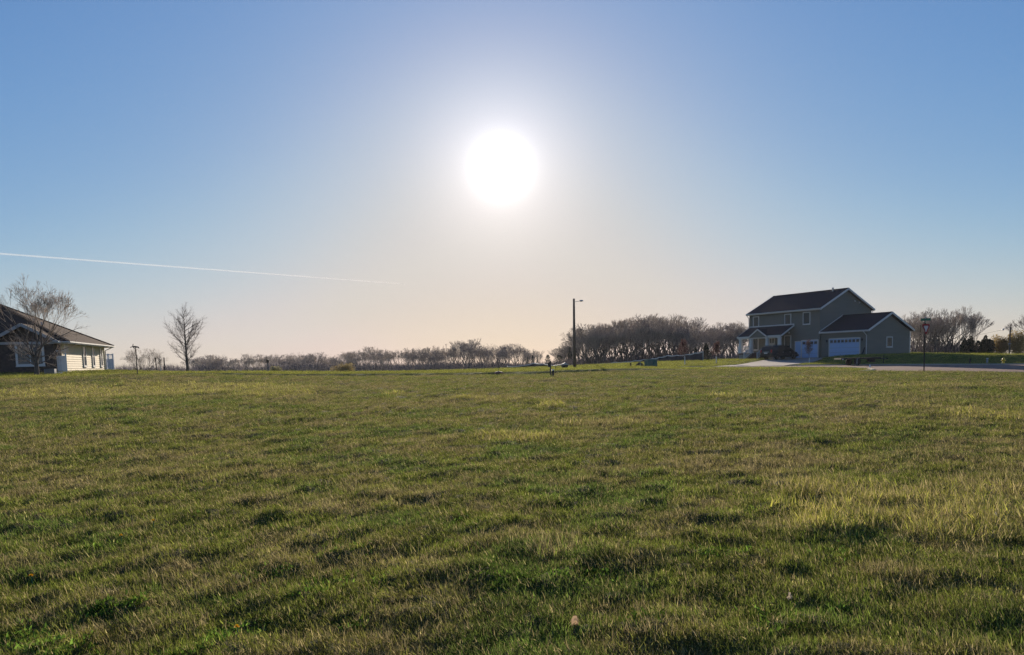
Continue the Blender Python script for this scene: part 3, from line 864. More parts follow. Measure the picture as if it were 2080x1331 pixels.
    B(siding([(.02, -.2), (gl, -.2), (gl, ge), (.02, ge)], Vector((0, gd0, 0)), X, -Yv), 'front_siding', M_SIDE)['kind'] = 'stuff'
    B(siding([(gd0, -.2), (gd1, -.2), (gd1, ge), (gm, ga_), (gd0, ge)], Vector((gl, 0, 0)), Yv, X), 'gable_siding', M_SIDE)['kind'] = 'stuff'
    B(MB().prism([(.05, gd0 + .02, -.5), (.05, gd1, -.5), (.05, gd1, ge), (.05, gm, ga_), (.05, gd0 + .02, ge)], (gl - .08, 0, 0)), 'wall', M_SIDE)
    B(MB().span((.0, gd0 - .02, -.4), (gl + .02, gd0 + .3, .06)), 'foundation', M_FOUND)
    for py in (gd0, gd1): B(MB().box((gl, py, ge / 2 - .05), (.12, .12, ge)), 'corner_board', M_TRIM if py > 1 else M_SIDE)
    for sgn in (0, 1):
        y0 = gd0 - ov if sgn == 0 else gd1 + ov
        B(slab((.04, y0, gze), (gl + ov, y0, gze), (gl + ov, gm, gze + gr), (.04, gm, gze + gr), .15), 'garage_roof', M_SHING)
        so = -.025 if sgn == 0 else .025
        B(beam((.04, y0 + so, gze - .09), (gl + ov, y0 + so, gze - .09), .05, .2), 'fascia', M_TRIM)
        B(beam((gl + ov + .025, y0, gze - .10), (gl + ov + .025, gm, gze + gr - .10), .05, .22), 'rake_board', M_TRIM)
        B(beam((.05, y0, gze + .05), (.05, gm, gze + gr + .05), .05, .12), 'flashing', M_TRIM)
        B(MB().box((gl / 2 + .2, y0 + so * 4, gze - .07), (gl + .2, .11, .11)), 'gutter', M_TRIM)
    B(beam((.04, gm, gze + gr + .02), (gl + ov, gm, gze + gr + .02), .30, .05), 'ridge_cap', M_SHING)
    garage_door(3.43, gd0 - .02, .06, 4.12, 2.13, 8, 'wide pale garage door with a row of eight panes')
    window(H, (gl + .02, 4.27, 1.68), 1.15, 1.25, Yv, X)
    B(MB().tube([(gl - .35, gd0 - ov - .1, gze - .1), (gl - .12, gd0 - .35, gze - .35), (gl - .05, gd0 - .1, gze - .65), (gl - .05, gd0 - .1, .15)], .05, 6), 'downspout', M_TRIM)
    for xx in (1.0, 5.85):
        l = bpy.data.objects.new('wall_lamp', None); COL.objects.link(l); l.parent = H; l.location = (xx, gd0 - .12, 2.0)
        B(MB().lathe([(.02, -.14), (.08, -.1), (.09, .08), (.02, .16)], 8), 'lantern', M_BLACK, l)
        B(MB().box((0, .06, 0), (.06, .1, .08)), 'bracket', M_BLACK, l)
    return R, e1, e2
HR, HE1, HE2 = build_house()
def hloc(x, y): return HR + HE1 * x + HE2 * y

# ------------------------------------------------------------------ ranch house at the other side
def build_ranch():
    d = Vector((-.2419, .9703, 0)); p = Vector((-d.y, d.x, 0)); RZ = math.atan2(d.y, d.x)
    A = Vector((-38.25, 66.0, 1.62))
    H = thing('ranch_house', 'low brown-roofed house with a sunlit cream side wall and dark brick front', 'house', A, RZ)
    B = lambda m, n, mt, par=H, **k: m.build(n, mt, par, **k)
    Lw, Dp, he, ov, sl = 13.4, 16.5, 2.72, .78, .49
    B(MB().span((.02, .02, -.5), (Lw, Dp, he)), 'wall', M_BRICKD)
    B(siding([(0, .05), (Lw, .05), (Lw, he), (0, he)], Vector((0, 0, 0)), X, -Yv, reveal=.20, proud=.045), 'side_siding', M_CREAM)['kind'] = 'stuff'
    B(MB().span((-.02, -.04, -.4), (Lw + .02, .1, .05)), 'foundation', M_FOUND)
    for xx in (0, Lw): B(MB().box((xx, -.02, he / 2), (.14, .10, he - .06)), 'corner_board', M_CREAM)
    # hipped roof
    x0, x1, y0, y1 = -ov, Lw + ov, -ov, Dp + ov; z = he; w = x1 - x0; hw = w / 2; zr = z + sl * hw; ym0, ym1 = y0 + hw, y1 - hw
    if ym1 < ym0 + .2: ym0 = ym1 = (y0 + y1) / 2; ym1 += .1; ym0 -= .1
    a, b, c, e = Vector((x0, y0, z)), Vector((x1, y0, z)), Vector((x1, y1, z)), Vector((x0, y1, z)); r0, r1 = Vector(((x0 + x1) / 2, ym0, zr)), Vector(((x0 + x1) / 2, ym1, zr))
    for nm, f in (('roof_slope', (a, b, r0)), ('roof_slope', (b, c, r1, r0)), ('roof_slope', (c, e, r1)), ('roof_slope', (e, a, r0, r1))):
        B(MB().prism(f, (0, 0, -.12)), nm, M_SHINGB)
    for q0, q1 in ((b, r0), (a, r0)):
        B(beam(q0 + Zv * .03, q1 + Zv * .03, .3, .06), 'hip_cap', M_SHINGB)
    for q0, q1, o in ((a, b, -Yv), (b, c, X), (e, a, -X)):
        B(beam(q0 + o * .03 - Zv * .11, q1 + o * .03 - Zv * .11, .06, .2), 'fascia', M_TRIM)
        B(beam(q0 + o * .12 - Zv * .07, q1 + o * .12 - Zv * .07, .11, .1), 'gutter', M_TRIM)
    B(MB().span((x0 + .03, y0 + .03, z - .16), (x1 - .03, -.05, z - .14)), 'soffit', M_TRIM)
    B(MB().tube([(Lw + ov, -ov - .05, he - .1), (Lw + .15, -.12, he - .5), (Lw + .1, -.1, .1)], .05, 6), 'downspout', M_TRIM)
    # side windows: tall and narrow
    for xx, ww in ((6.45, 1.0), (9.35, .85), (12.17, .82)):
        window(H, (xx, -.035, 1.55), ww, 1.95, X, -Yv, glass=M_GLASSB, trim=.14, cross=True)
    # louvred vent near the front corner
    v = bpy.data.objects.new('louvre_vent', None); COL.objects.link(v); v.parent = H; v.location = (1.12, -.04, 2.2)
    f = MB()
    for s in (-1, 1): f.box((s * .5, -.02, 0), (.08, .06, .56))
    for s in (-1, 1): f.box((0, -.019, s * .3), (1.08, .056, .06))
    B(f, 'frame', M_TRIM, v); B(MB().box((0, -.005, 0), (.9, .02, .5)), 'back', M_BLACK, v)
    for i in range(6): B(MB().box((-.38 + i * .152, -.025, 0), (.07, .03, .52)), 'slat', M_TRIM, v)
    # front wing with gable over the picture window (front faces -x)
    gy, gh, gxf, grise = 2.38, 2.6, -1.25, 1.46
    B(MB().span((gxf, gy - gh + .45, -.5), (.015, gy + gh - .45, he - .02)), 'front_wall', M_BRICKD)
    B(MB().prism([(gxf, gy - gh + .45, he - .02), (gxf, gy + gh - .45, he - .02), (gxf, gy, he + grise - .28)], (1.4, 0, 0)), 'front_gable', M_BRICKD)
    for s in (-1, 1):
        ye = gy + s * gh
        q = [Vector((gxf - .4, ye, he)), Vector((gxf - .4, gy, he + grise)), Vector((4.2, gy, he + grise)), Vector((1.2, ye, he))]
        B(MB().prism(q, (0, 0, -.12)), 'front_roof', M_SHINGB)
        B(beam((gxf - .43, ye, he - .1), (gxf - .43, gy, he + grise - .1), .06, .24), 'barge_board', M_TRIMG)
        B(beam((gxf - .4, ye + s * .05, he - .1), (-.5, ye + s * .05, he - .1), .1, .18), 'gutter', M_TRIM)
    B(beam((gxf - .05, gy - gh + .3, he - .14), (gxf - .05, gy + gh - .3, he - .14), .1, .2), 'trim_band', M_TRIMG)
    window(H, (gxf - .0, 2.0, 1.68), 2.15, 2.0, Yv, -X, glass=M_GLASSB, mull=1, trim=.17)
    for yy in (.6, 1.5):
        v = MB().lathe([(.06, -.2), (.06, .25), (.09, .26), (.09, .32)], 8, (3.5 + yy, 2.0 + yy, he + sl * (2.6 + yy))); B(v, 'vent_pipe', M_TRIM)
    return A, d, p, H
LA, LD, LP, RANCH = build_ranch()
def lloc(x, y, z=0): return LA + LD * x + LP * y + Zv * z
def tloc(p): return Vector((p.x, p.y, tz(p.x, p.y)))

# white fence panels by the ranch house
M_VINYL = mat('white_vinyl', (.72, .74, .78), rough=.35, spec=.5, var=.03)
def fence_panel(pos, rz, w, h, lab):
    t = thing('fence_panel', lab, 'fence panel', pos, rz, 'white fence panels at the ranch house')
    for s in (-1, 1):
        o = MB().box((s * w / 2, 0, h / 2 - .1), (.13, .13, h + .2)).box((s * w / 2, 0, h + .03), (.17, .17, .05)).build('post', M_VINYL, t)
    iw = w - .13
    for z, hh in ((.12, .14), (h * .72, .12), (h - .06, .10)): MB().box((0, 0, z), (iw, .07, hh)).build('rail', M_VINYL, t)
    k = max(2, int(iw / .16))
    for i in range(k): MB().box((-iw / 2 + iw * (i + .5) / k, 0, (h * .72 + .1) / 2), (iw / k - .006, .035, h * .72 - .2)).build('board', M_VINYL, t)
    for i in range(k + 1): MB().box((-iw / 2 + iw * (i + .5) / (k + 1), 0, h * .72 + (h * .28) / 2 - .02), (.03, .03, h * .28 - .14)).build('picket', M_VINYL, t)
FRZ = math.atan2(LP.y, LP.x)
fence_panel(tloc(lloc(-.55, .05)), FRZ + .28, .95, 1.9, 'white vinyl fence panel beside the dark front corner of the ranch house')
fence_panel(on(217.5, 88), .15, .50, 2.1, 'white fence panel touching the far end of the sunlit cream wall')
fence_panel(on(227, 87.6), .15, .50, 2.1, 'outermost white fence panel beyond the far end of the sunlit cream wall')

def ac_unit():
    p = on(103, 61.5)
    t = thing('air_conditioner', 'grey boxed air conditioner on the lawn by the tree and ranch house front', 'air conditioner', p, .3)
    MB().box((0, 0, .2), (.72, .62, .52)).build('cabinet', mat('ac_grey', (.22, .24, .26), rough=.6), t)
    MB().lathe([(.24, .47), (.24, .5), (.05, .51)], 12).build('fan_grille', M_BLACK, t)
    for k in range(5): MB().box((0, -.315, .04 + k * .09), (.6, .02, .03)).build('louvre', M_BLACK, t)
ac_unit()
def splash():
    p = on(117, 63.2)
    o = MB().prism([(-.3, -.16, 0), (.3, -.2, 0), (.3, .2, 0), (-.3, .16, 0)], (0, 0, .07)).box((0, .19, .08), (.55, .04, .1)).box((0, -.19, .08), (.55, .04, .1)).build('splash_block', M_VINYL, None, loc=p)
    tag(o, 'bright white splash block on the grass below the white fence panel', 'splash block')
splash()
# ------------------------------------------------------------------ bare trees
M_BARK = mat('bark', (.13, .105, .09), rough=.95, var=.3, scale=3, stretch=(1, 1, .3))
M_BARKP = mat('pale_bark', (.30, .24, .19), rough=.95, var=.35, scale=3, stretch=(1, 1, .3))
M_TWIG = mat('twig', (.37, .32, .30), rough=.9, spec=.1, var=.3, scale=.8, trans=.45)
M_TWIGP = mat('tan_twig', (.54, .47, .41), rough=.9, spec=.1, var=.3, scale=.5, trans=.5)
M_BUD = mat('red_bud', (.135, .065, .055), rough=.8, var=.3, trans=.4)
M_NEED = mat('dark_needles', (.030, .045, .030), rough=.9, spec=.1, var=.4, scale=2, trans=.15)
M_GUARD = mat('white_trunk_guard', (.74, .73, .70), rough=.6, var=.05)

def perp(d):
    a = Vector((0, 0, 1)) if abs(d.z) < .9 else Vector((1, 0, 0))
    s = d.cross(a).normalized(); return s, s.cross(d).normalized()

class Tree:
    def __init__(s, seed): s.r = random.Random(seed); s.trunk = MB(); s.crown = MB(); s.tips = []
    def grow(s, p, d, L, r, lvl, P):
        R = s.r; segs = P['segs'][lvl]; pts = [p]; rad = [r]; dirs = [d]
        end = P['taper'][lvl]
        for i in range(segs):
            w = P['wob'][lvl]; sd, ud = perp(d)
            d = (d + sd * R.gauss(0, w) + ud * R.gauss(0, w) + Zv * P['up'][lvl]).normalized()
            p = p + d * (L / segs); pts.append(p); dirs.append(d); rad.append(max(.004, r * (1 - (i + 1) / segs * (1 - end))))
        if len(pts[0]) and p.z < .1 and lvl > 0: return
        (s.trunk if lvl <= P.get('trunk_lvl', 1) else s.crown).tube(pts, rad, P['sides'][lvl], cap=lvl == 0)
        if lvl + 1 >= P['levels']: s.tips.append(pts[-1]); s.tips.append(pts[len(pts) // 2]); return
        n = P['n'][lvl]; n = max(1, int(round(n * R.uniform(.8, 1.2)))) if lvl else n
        t0, t1 = P['t'][lvl]; az = R.uniform(0, 6.28)
        for k in range(n):
            t = t0 + (t1 - t0) * (k + R.random()) / n
            q = t * segs; i = min(int(q), segs - 1); pos = pts[i].lerp(pts[i + 1], q - i); dd = dirs[min(i + 1, segs)]
            az += 2.4 + R.uniform(-.5, .5); a = math.radians(P['ang'][lvl] + R.gauss(0, P.get('angv', 8))) * (P['fan'](t) if lvl == 0 and 'fan' in P else 1)
            sd, ud = perp(dd); nd = (dd * math.cos(a) + (sd * math.cos(az) + ud * math.sin(az)) * math.sin(a)).normalized()
            l = L * P['len'][lvl] * R.uniform(.7, 1.15) * (P['shape'](t) if lvl == 0 else (1.15 - .6 * t))
            rr = min(rad[i] * .75, P['rad'][lvl + 1] * (l / (L * P['len'][lvl] + 1e-6)) ** .7)
            s.grow(pos, nd, l, rr, lvl + 1, P)

LONE = dict(levels=4, segs=[9, 6, 4, 2], taper=[.10, .2, .3, .5], wob=[.03, .06, .10, .1], up=[.01, .07, .07, .04], sides=[8, 5, 3, 3], n=[36, 12, 5], t=[(.15, .98), (.15, 1), (.2, 1)],
            ang=[50, 34, 32], len=[.43, .38, .45], rad=[.1, .045, .020, .012], shape=lambda t: (1.05 if t < .5 else 1.05 - .95 * (t - .5) * 1.3) * (1.0 if t > .25 else .8), trunk_lvl=0)
GROVE = dict(levels=5, segs=[7, 6, 4, 3, 2], taper=[.25, .22, .3, .4, .5], wob=[.06, .08, .10, .10, .08], up=[.03, .10, .13, .12, .08], sides=[6, 4, 3, 3, 3], n=[11, 8, 5, 4], t=[(.14, .95), (.2, 1), (.15, 1), (.15, 1)],
             ang=[40, 34, 34, 32], len=[.80, .46, .50, .55], rad=[.2, .11, .055, .032, .022], shape=lambda t: 1.15 - .55 * t, trunk_lvl=1)
VASE = dict(levels=5, segs=[3, 8, 4, 3, 2], taper=[.8, .15, .3, .4, .5], wob=[.05, .07, .1, .1, .1], up=[.0, .03, .06, .07, .05], sides=[6, 4, 3, 3, 3], n=[17, 12, 6, 4], t=[(.1, 1), (.2, 1), (.15, 1), (.15, 1)],
            ang=[36, 30, 32, 32], len=[4.2, .34, .50, .5], rad=[.2, .09, .045, .028, .02], shape=lambda t: 1.0, trunk_lvl=1, angv=14)
SPREAD = dict(levels=5, segs=[8, 7, 5, 3, 2], taper=[.2, .15, .25, .4, .5], wob=[.05, .08, .11, .12, .1], up=[.01, .05, .05, .05, .04], sides=[8, 6, 4, 3, 3], n=[26, 11, 6, 4], t=[(.16, .97), (.15, 1), (.15, 1), (.15, 1)],
              ang=[55, 38, 36, 34], len=[.60, .42, .45, .5], rad=[.15, .055, .022, .011, .007], shape=lambda t: 1.1 - .6 * t, trunk_lvl=1, fan=lambda t: 1.25 - .55 * t)
SAPL = dict(levels=4, segs=[6, 5, 3, 2], taper=[.2, .2, .3, .5], wob=[.03, .05, .1, .1], up=[.0, .06, .06, .05], sides=[6, 4, 3, 3], n=[22, 8, 4], t=[(.36, .97), (.2, 1), (.2, 1)],
            ang=[32, 28, 30], len=[.42, .35, .5], rad=[.03, .018, .011, .008], shape=lambda t: 1.1 - .6 * t, trunk_lvl=0)

def fork(t, p, d, L, r, depth, rmin, ang=23, up=.07, keep=.80, lvl=0):
    """repeatedly forking limb: tips end at even distances, so the crown rounds off like a dome"""
    R = t.r; pts = [p]; rad = [r]; n = 3 if lvl < 4 else 2; r1 = max(rmin, r * .74)
    for i in range(n):
        sd, ud = perp(d); d = (d + sd * R.gauss(0, .07) + ud * R.gauss(0, .07) + Zv * up).normalized()
        p = p + d * (L / n); pts.append(p); rad.append(r + (r1 - r) * (i + 1) / n)
    (t.trunk if lvl < 3 else t.crown).tube(pts, rad, 6 if lvl < 2 else (4 if lvl < 4 else 3), cap=lvl == 0)
    if depth == 0: t.tips.append(p); return
    k = 3 if R.random() < .36 else 2; az = R.uniform(0, 6.283)
    for i in range(k):
        a = math.radians(max(6, R.gauss(ang, 7))) * (.55 if k == 3 and i == 0 else 1); az += 6.283 / k + R.uniform(-.4, .4); sd, ud = perp(d)
        nd = (d * math.cos(a) + (sd * math.cos(az) + ud * math.sin(az)) * math.sin(a)).normalized()
        fork(t, p, nd, L * keep * R.uniform(.82, 1.12), max(rmin, r1 * (.80 if k == 2 else .70)), depth - 1 - (R.random() < .12 and depth > 2), rmin, ang, up, keep, lvl + 1)
def forked(seed, stems, trunk, L, r, depth, rmin, spread=.35, **k):
    t = Tree(seed); R = t.r; base = Vector((0, 0, -.25))
    if trunk: t.trunk.tube([base, Vector((R.gauss(0, .04), R.gauss(0, .04), trunk))], [r * 1.25, r * 1.02], 7)
    for i in range(stems):
        a = 6.283 * i / stems + R.uniform(-.4, .4); s = spread * R.uniform(.5, 1.2) if stems > 1 else .05
        fork(t, Vector((0, 0, trunk - .1)) if trunk else Vector((math.cos(a) * .25, math.sin(a) * .25, -.25)), Vector((math.cos(a) * s, math.sin(a) * s, 1)).normalized(), L * R.uniform(.8, 1.15), r * (.75 if stems > 1 else 1), depth, rmin, **k)
    return t

def make_tree(P, seed, H, r, lean=(0, 0)):
    t = Tree(seed); t.grow(Vector((0, 0, -.15)), Vector((lean[0], lean[1], 1)).normalized(), H, r, 0, P); return t
def tree_top(t):
    return max(v[2] for v in t.crown.v + t.trunk.v)
def scale_tree(t, H):
    k = H / tree_top(t); m = Matrix.Diagonal((k, k, k, 1)); t.trunk.xf(m); t.crown.xf(m); t.tips = [p * k for p in t.tips]; return t

def plant(t, name, label, cat, pos, rz=0, group=None, bark=M_BARK, twig=M_TWIG):
    o = thing(name, label, cat, pos, rz, group)
    t.trunk.build('trunk', bark, o, smooth=True)
    if t.crown.v: t.crown.build('crown', twig, o, smooth=True)
    return o

# the lone tree on the lawn and the tree in front of the ranch house
p = on(382, 85); plant(scale_tree(make_tree(LONE, 11, 7.4, .19, (-.02, 0)), 7.9), 'lone_tree', 'lone leafless oval-crowned tree standing on the open lawn against the sky', 'tree', p, .4)
LOW = dict(SPREAD, levels=5, n=[10, 7, 5, 3], t=[(.35, 1), (.15, 1), (.15, 1), (.15, 1)], ang=[72, 40, 36, 34], len=[1.15, .42, .45, .5], taper=[.42, .15, .25, .4, .5], segs=[5, 8, 5, 3, 2], up=[.0, .025, .05, .05, .04], shape=lambda t: .75 + .4 * t)
LEAD = dict(SPREAD, n=[14, 7, 5, 3], t=[(.12, .98), (.15, 1), (.15, 1), (.15, 1)], ang=[44, 36, 36, 34], len=[.42, .42, .45, .5], rad=[.15, .04, .018, .010, .007])
def yard_tree():
    t = Tree(12); t.grow(Vector((0, 0, -.15)), Vector((-.02, 0, 1)).normalized(), 2.6, .21, 0, LOW)
    R = t.r
    for dx, dy, l, r in ((-.20, .05, 1.6, .085), (.02, -.05, 1.75, .11), (.22, .1, 1.55, .08), (-.05, .25, 1.5, .075), (.08, -.22, 1.45, .07)):
        fork(t, Vector((dx * .2, dy * .2, 1.0)), Vector((dx, dy, 1)).normalized(), l, r, 7, .0085, ang=21, up=.06)
    return t
p = on(75, 58); plant(scale_tree(yard_tree(), 7.7), 'yard_tree', 'leafless spreading tree with low branches in front of the ranch house window', 'tree', p, 1.2, bark=M_BARK, twig=M_TWIGP)

def sapling(u, Y, H, seed, label, guard=.9, bud=0, r=.028, group=None, lean=(0, 0), mound=False):
    pos = on(u, Y); t = scale_tree(make_tree(SAPL, seed, H, r, lean), H)
    o = plant(t, 'sapling', label, 'young tree', pos, seed, group)
    if guard: MB().lathe([(r * 1.7, -.05), (r * 1.6, guard)], 10).build('trunk_guard', M_GUARD, o)
    if bud:
        m = MB(); R = random.Random(seed)
        for q in t.tips:
            for _ in range(bud):
                c = q + Vector((R.gauss(0, .07), R.gauss(0, .07), R.gauss(0, .07))); a = Vector((R.gauss(0, 1), R.gauss(0, 1), R.gauss(0, 1))).normalized() * .035; b = a.cross(Vector((R.gauss(0, 1), R.gauss(0, 1), 1))).normalized() * .02
                m.add([c - a, c + b, c + a, c - b], [(0, 1, 2, 3)])
        m.build('buds', M_BUD, o)['kind'] = 'stuff'
    if mound: MB().lathe([(.42, -.1), (.3, .04), (.08, .09)], 12).build('mulch_ring', M_STEP, o)
    return o
sapling(1391, 86, 2.95, 3, 'red-budded sapling with white trunk guard left of the black evergreen and long fence end', 1.0, 2, mound=True)
sapling(1455, 90, 2.55, 4, 'red-budded sapling with white trunk guard between the evergreens and the porch', .85, 2, mound=True)
sapling(1644, 86.5, 2.65, 6, 'brown-budded sapling with white trunk guard in front of the single garage door', .6, 1)
sapling(1013, 57, 1.2, 8, 'thin leaning bare sapling on a small mound in mid field', 0, 0, r=.022, lean=(-.14, 0), mound=True)
sapling(327, 78, 1.75, 9, 'thin bare sapling with white guard between two dark stakes', .75, 0, r=.022)

# tall shrub-like tree left of the lone tree
p = on(290, 112); plant(scale_tree(forked(31, 11, 0, 2.0, .13, 6, .014, .85, ang=21, up=.04), 4.4), 'multi_stem_tree', 'wide many-stemmed bare tree behind the whirligig post', 'tree', Vector((p.x, p.y, p.z - .3)), .3, bark=M_BARK, twig=M_TWIGP)

# a handful of grown kinds, copied through the far rows
def far_tree(t, bark, twig):
    o = bpy.data.objects.new('far_tree', None)
    t.trunk.build('trunk', bark, o, smooth=True); t.crown.build('crown', twig, o, smooth=True)
    return o
KINDS = []
for i in range(5): KINDS.append((scale_tree(forked(50 + i, (3, 4, 2, 5, 4)[i], (.4, .6, .9, .2, .5)[i], 1.9, .19, 7, .017, .45, ang=20, up=.08), 10), M_BARK, M_TWIG if i % 2 else M_TWIGP))
for i in range(3): KINDS.append((scale_tree(forked(60 + i, 6 + i, 0, 2.1, .17, 6, .017, .55, ang=20, up=.07), 10), M_BARK, M_TWIGP if i % 2 else M_TWIG))
MESHES = [(t.trunk.build('trunk', b, None, smooth=True), t.crown.build('crown', w, None, smooth=True)) for t, b, w in KINDS]
for a, b in MESHES: COL.objects.unlink(a); COL.objects.unlink(b)
def far(kind, name, label, group, pos, H, rz, wide=1.0):
    o = thing(name, label, 'tree', pos, rz, group); k = H / 10
    for src in MESHES[kind]:
        c = src.copy(); COL.objects.link(c); c.parent = o; c.scale = (k * wide, k * wide, k)
    return o
RT = random.Random(77)
def row(us, tops, Y0, Y1, name, label, group, n, sink=.6, kinds=range(8), wide=(.95, 1.35)):
    """n trees from us[0] to us[-1] whose tops follow the skyline"""
    for i in range(n):
        u = us[0] + (us[-1] - us[0]) * (i + RT.uniform(.1, .9)) / n; Y = RT.uniform(Y0, Y1)
        g = gx(u, Y); v = float(np.interp(u, us, tops)) - 4 + RT.uniform(-2, 7)
        top = at(u, v, Y).z; sink = .7 + .002 * Y; H = max(1.5, top - g.z + sink)
        far(RT.choice(list(kinds)), name, label, group, (g.x, g.y, g.z - sink), H, RT.uniform(0, 6.28), RT.uniform(*wide))
row([398, 425, 470], [729, 718, 730], 290, 330, 'bare_tree', 'bare tree of the rounded clump just right of the lone tree', 'trees of the rounded clump', 6, wide=(1.3, 1.8))
row([470, 500, 540], [731, 718, 722], 250, 280, 'bare_tree', 'slim bare tree in the thin gap right of the rounded clump', 'slim trees in the gap', 5, wide=(.6, .9))
row([545, 600, 660, 690], [722, 714, 721, 722], 300, 350, 'bare_tree', 'bare tree of the low far row behind the birdhouse', 'trees of the low far row', 12)
row([690, 740, 800], [720, 708, 709], 280, 330, 'bare_tree', 'bare tree of the far row behind the wide tan bush', 'trees behind the wide tan bush', 10)
row([806, 850, 905, 930], [712, 706, 706, 702], 255, 300, 'bare_tree', 'bare tree of the far row below the sun', 'trees of the far row below the sun', 11)
row([925, 950, 985], [698, 691, 702], 240, 270, 'bare_tree', 'tallest bare trees of the middle far row', 'tallest trees of the middle row', 5)
row([985, 1010, 1050, 1095], [704, 698, 700, 718], 245, 285, 'bare_tree', 'bare tree of the far row between the tallest clump and the small spruces', 'trees left of the spruces', 10)
row([1130, 1165, 1185], [712, 688, 675], 190, 215, 'grove_tree', 'bare tree at the low left end of the grove behind the light pole', 'trees at the grove end', 6)
GT = ([1180, 1220, 1290, 1340, 1390, 1430], [668, 656, 648, 636, 646, 668])
for u0, u1, lab, grp, n_ in ((1178, 1232, 'bare tree in the dense grove directly right of the light pole', 'grove trees beside the light pole', 7), (1232, 1296, 'bare tree in the middle of the grove left of the teal box', 'grove trees left of the teal box', 7),
                             (1296, 1366, 'tallest bare tree of the grove above the teal utility box', 'tallest grove trees', 8), (1366, 1432, 'bare tree at the right end of the grove behind the red sapling', 'grove trees behind the red sapling', 7)):
    row([u0, (u0 + u1) / 2, u1], [float(np.interp(q, *GT)) for q in (u0, (u0 + u1) / 2, u1)], 150, 190, 'grove_tree', lab, grp, n_, wide=(1.0, 1.4))
row([1436, 1470, 1515], [672, 654, 660], 132, 150, 'bare_tree', 'bare tree behind the porch corner of the two-storey house', 'trees beside the porch', 7, wide=(1.1, 1.4))
row([1852, 1890, 1935], [640, 626, 634], 128, 140, 'bare_tree', 'tan many-branched bare tree between garage and dark pines', 'trees right of the garage', 6, kinds=(5, 6, 7), wide=(1.1, 1.4))
for u, v, s in ((1953, 618, 0), (1972, 630, 3)):
    g = gx(u, 124); far(s, 'slender_tree', 'tall slender bare tree rising just left of the dark pines' if s == 0 else 'slender bare tree leaning above the dark pines', None, (g.x, g.y, g.z - .3), at(u, v, 124).z - g.z + .3, s, .5)
g = gx(2105, 118); far(5, 'bare_tree', 'bare tree crown at the right edge of the view behind the power pole', None, (g.x, g.y, g.z - .3), at(2105, 634, 118).z - g.z + .3, 1.0, 1.1)

# ------------------------------------------------------------------ brush, shrubs and evergreens
M_BRUSH = mat('grey_brush', (.15, .125, .135), rough=.95, spec=.05, var=.35, scale=.15, trans=.2)
M_BRUSHO = mat('olive_brush', (.17, .12, .055), rough=.95, spec=.05, var=.35, scale=.4, trans=.35)
def brush(name, us, tops, Y0, Y1, n, m, seed, blade=(.05, .12)):
    """tangle of thin upright shoots under the far trees"""
    R = random.Random(seed); b = MB()
    for _ in range(n):
        u = R.uniform(us[0], us[-1]); Y = R.uniform(Y0, Y1); g = gx(u, Y) if _ % 6 == 0 else g0.copy()
        if _ % 6 == 0: g0 = g.copy(); u0 = u
        else: g.x += R.gauss(0, 1.2); g.y += R.gauss(0, 1.2)
        top = at(u0, float(np.interp(u0, us, tops)) - 3, g.y).z - g.z
        h = max(.4, top * R.uniform(.45, 1.05)); w = R.uniform(*blade); a = R.uniform(0, 3.14)
        d = Vector((R.gauss(0, .22), R.gauss(0, .22), 1)).normalized(); s = Vector((math.cos(a), math.sin(a), 0)) * w; o = Vector((g.x, g.y, g.z - .5))
        mid = o + d * (h * .55 + .25); tip = o + d * (h + .5) + Vector((R.gauss(0, .2), R.gauss(0, .2), 0))
        b.add([o - s, o + s, mid + s * .7, mid - s * .7, tip], [(0, 1, 2, 3), (3, 2, 4)])
        for k in range(2):
            q = o + d * (h * R.uniform(.35, .8)); e = q + Vector((R.gauss(0, .5), R.gauss(0, .5), R.uniform(.4, .9))) * min(1.2, h * .3)
            b.add([q - s * .6, q + s * .6, e], [(0, 1, 2)])
    o = mesh_obj(name, b.v, b.f, m); o['kind'] = 'stuff'; return o
brush('undergrowth', [225, 255, 300, 345, 395], [748, 738, 744, 738, 744], 240, 300, 2200, M_BRUSH, 1)
brush('undergrowth', [395, 425, 470, 520, 550], [738, 728, 741, 743, 741], 290, 330, 2200, M_BRUSH, 2)
brush('undergrowth', [545, 600, 660, 720, 810], [734, 729, 734, 736, 738], 290, 340, 4200, M_BRUSH, 3)
brush('undergrowth', [800, 880, 950, 1000, 1100], [739, 735, 733, 736, 740], 245, 290, 4000, M_BRUSH, 4)
brush('undergrowth', [1095, 1180, 1250, 1330, 1440], [736, 726, 722, 712, 712], 160, 200, 4600, M_BRUSH, 5, (.03, .08))
brush('undergrowth', [1430, 1480, 1520], [712, 716, 714], 125, 145, 900, M_BRUSH, 6, (.02, .06))
brush('undergrowth', [1848, 1900, 1960, 2010], [686, 690, 692, 696], 128, 150, 1500, M_BRUSH, 7, (.02, .06))

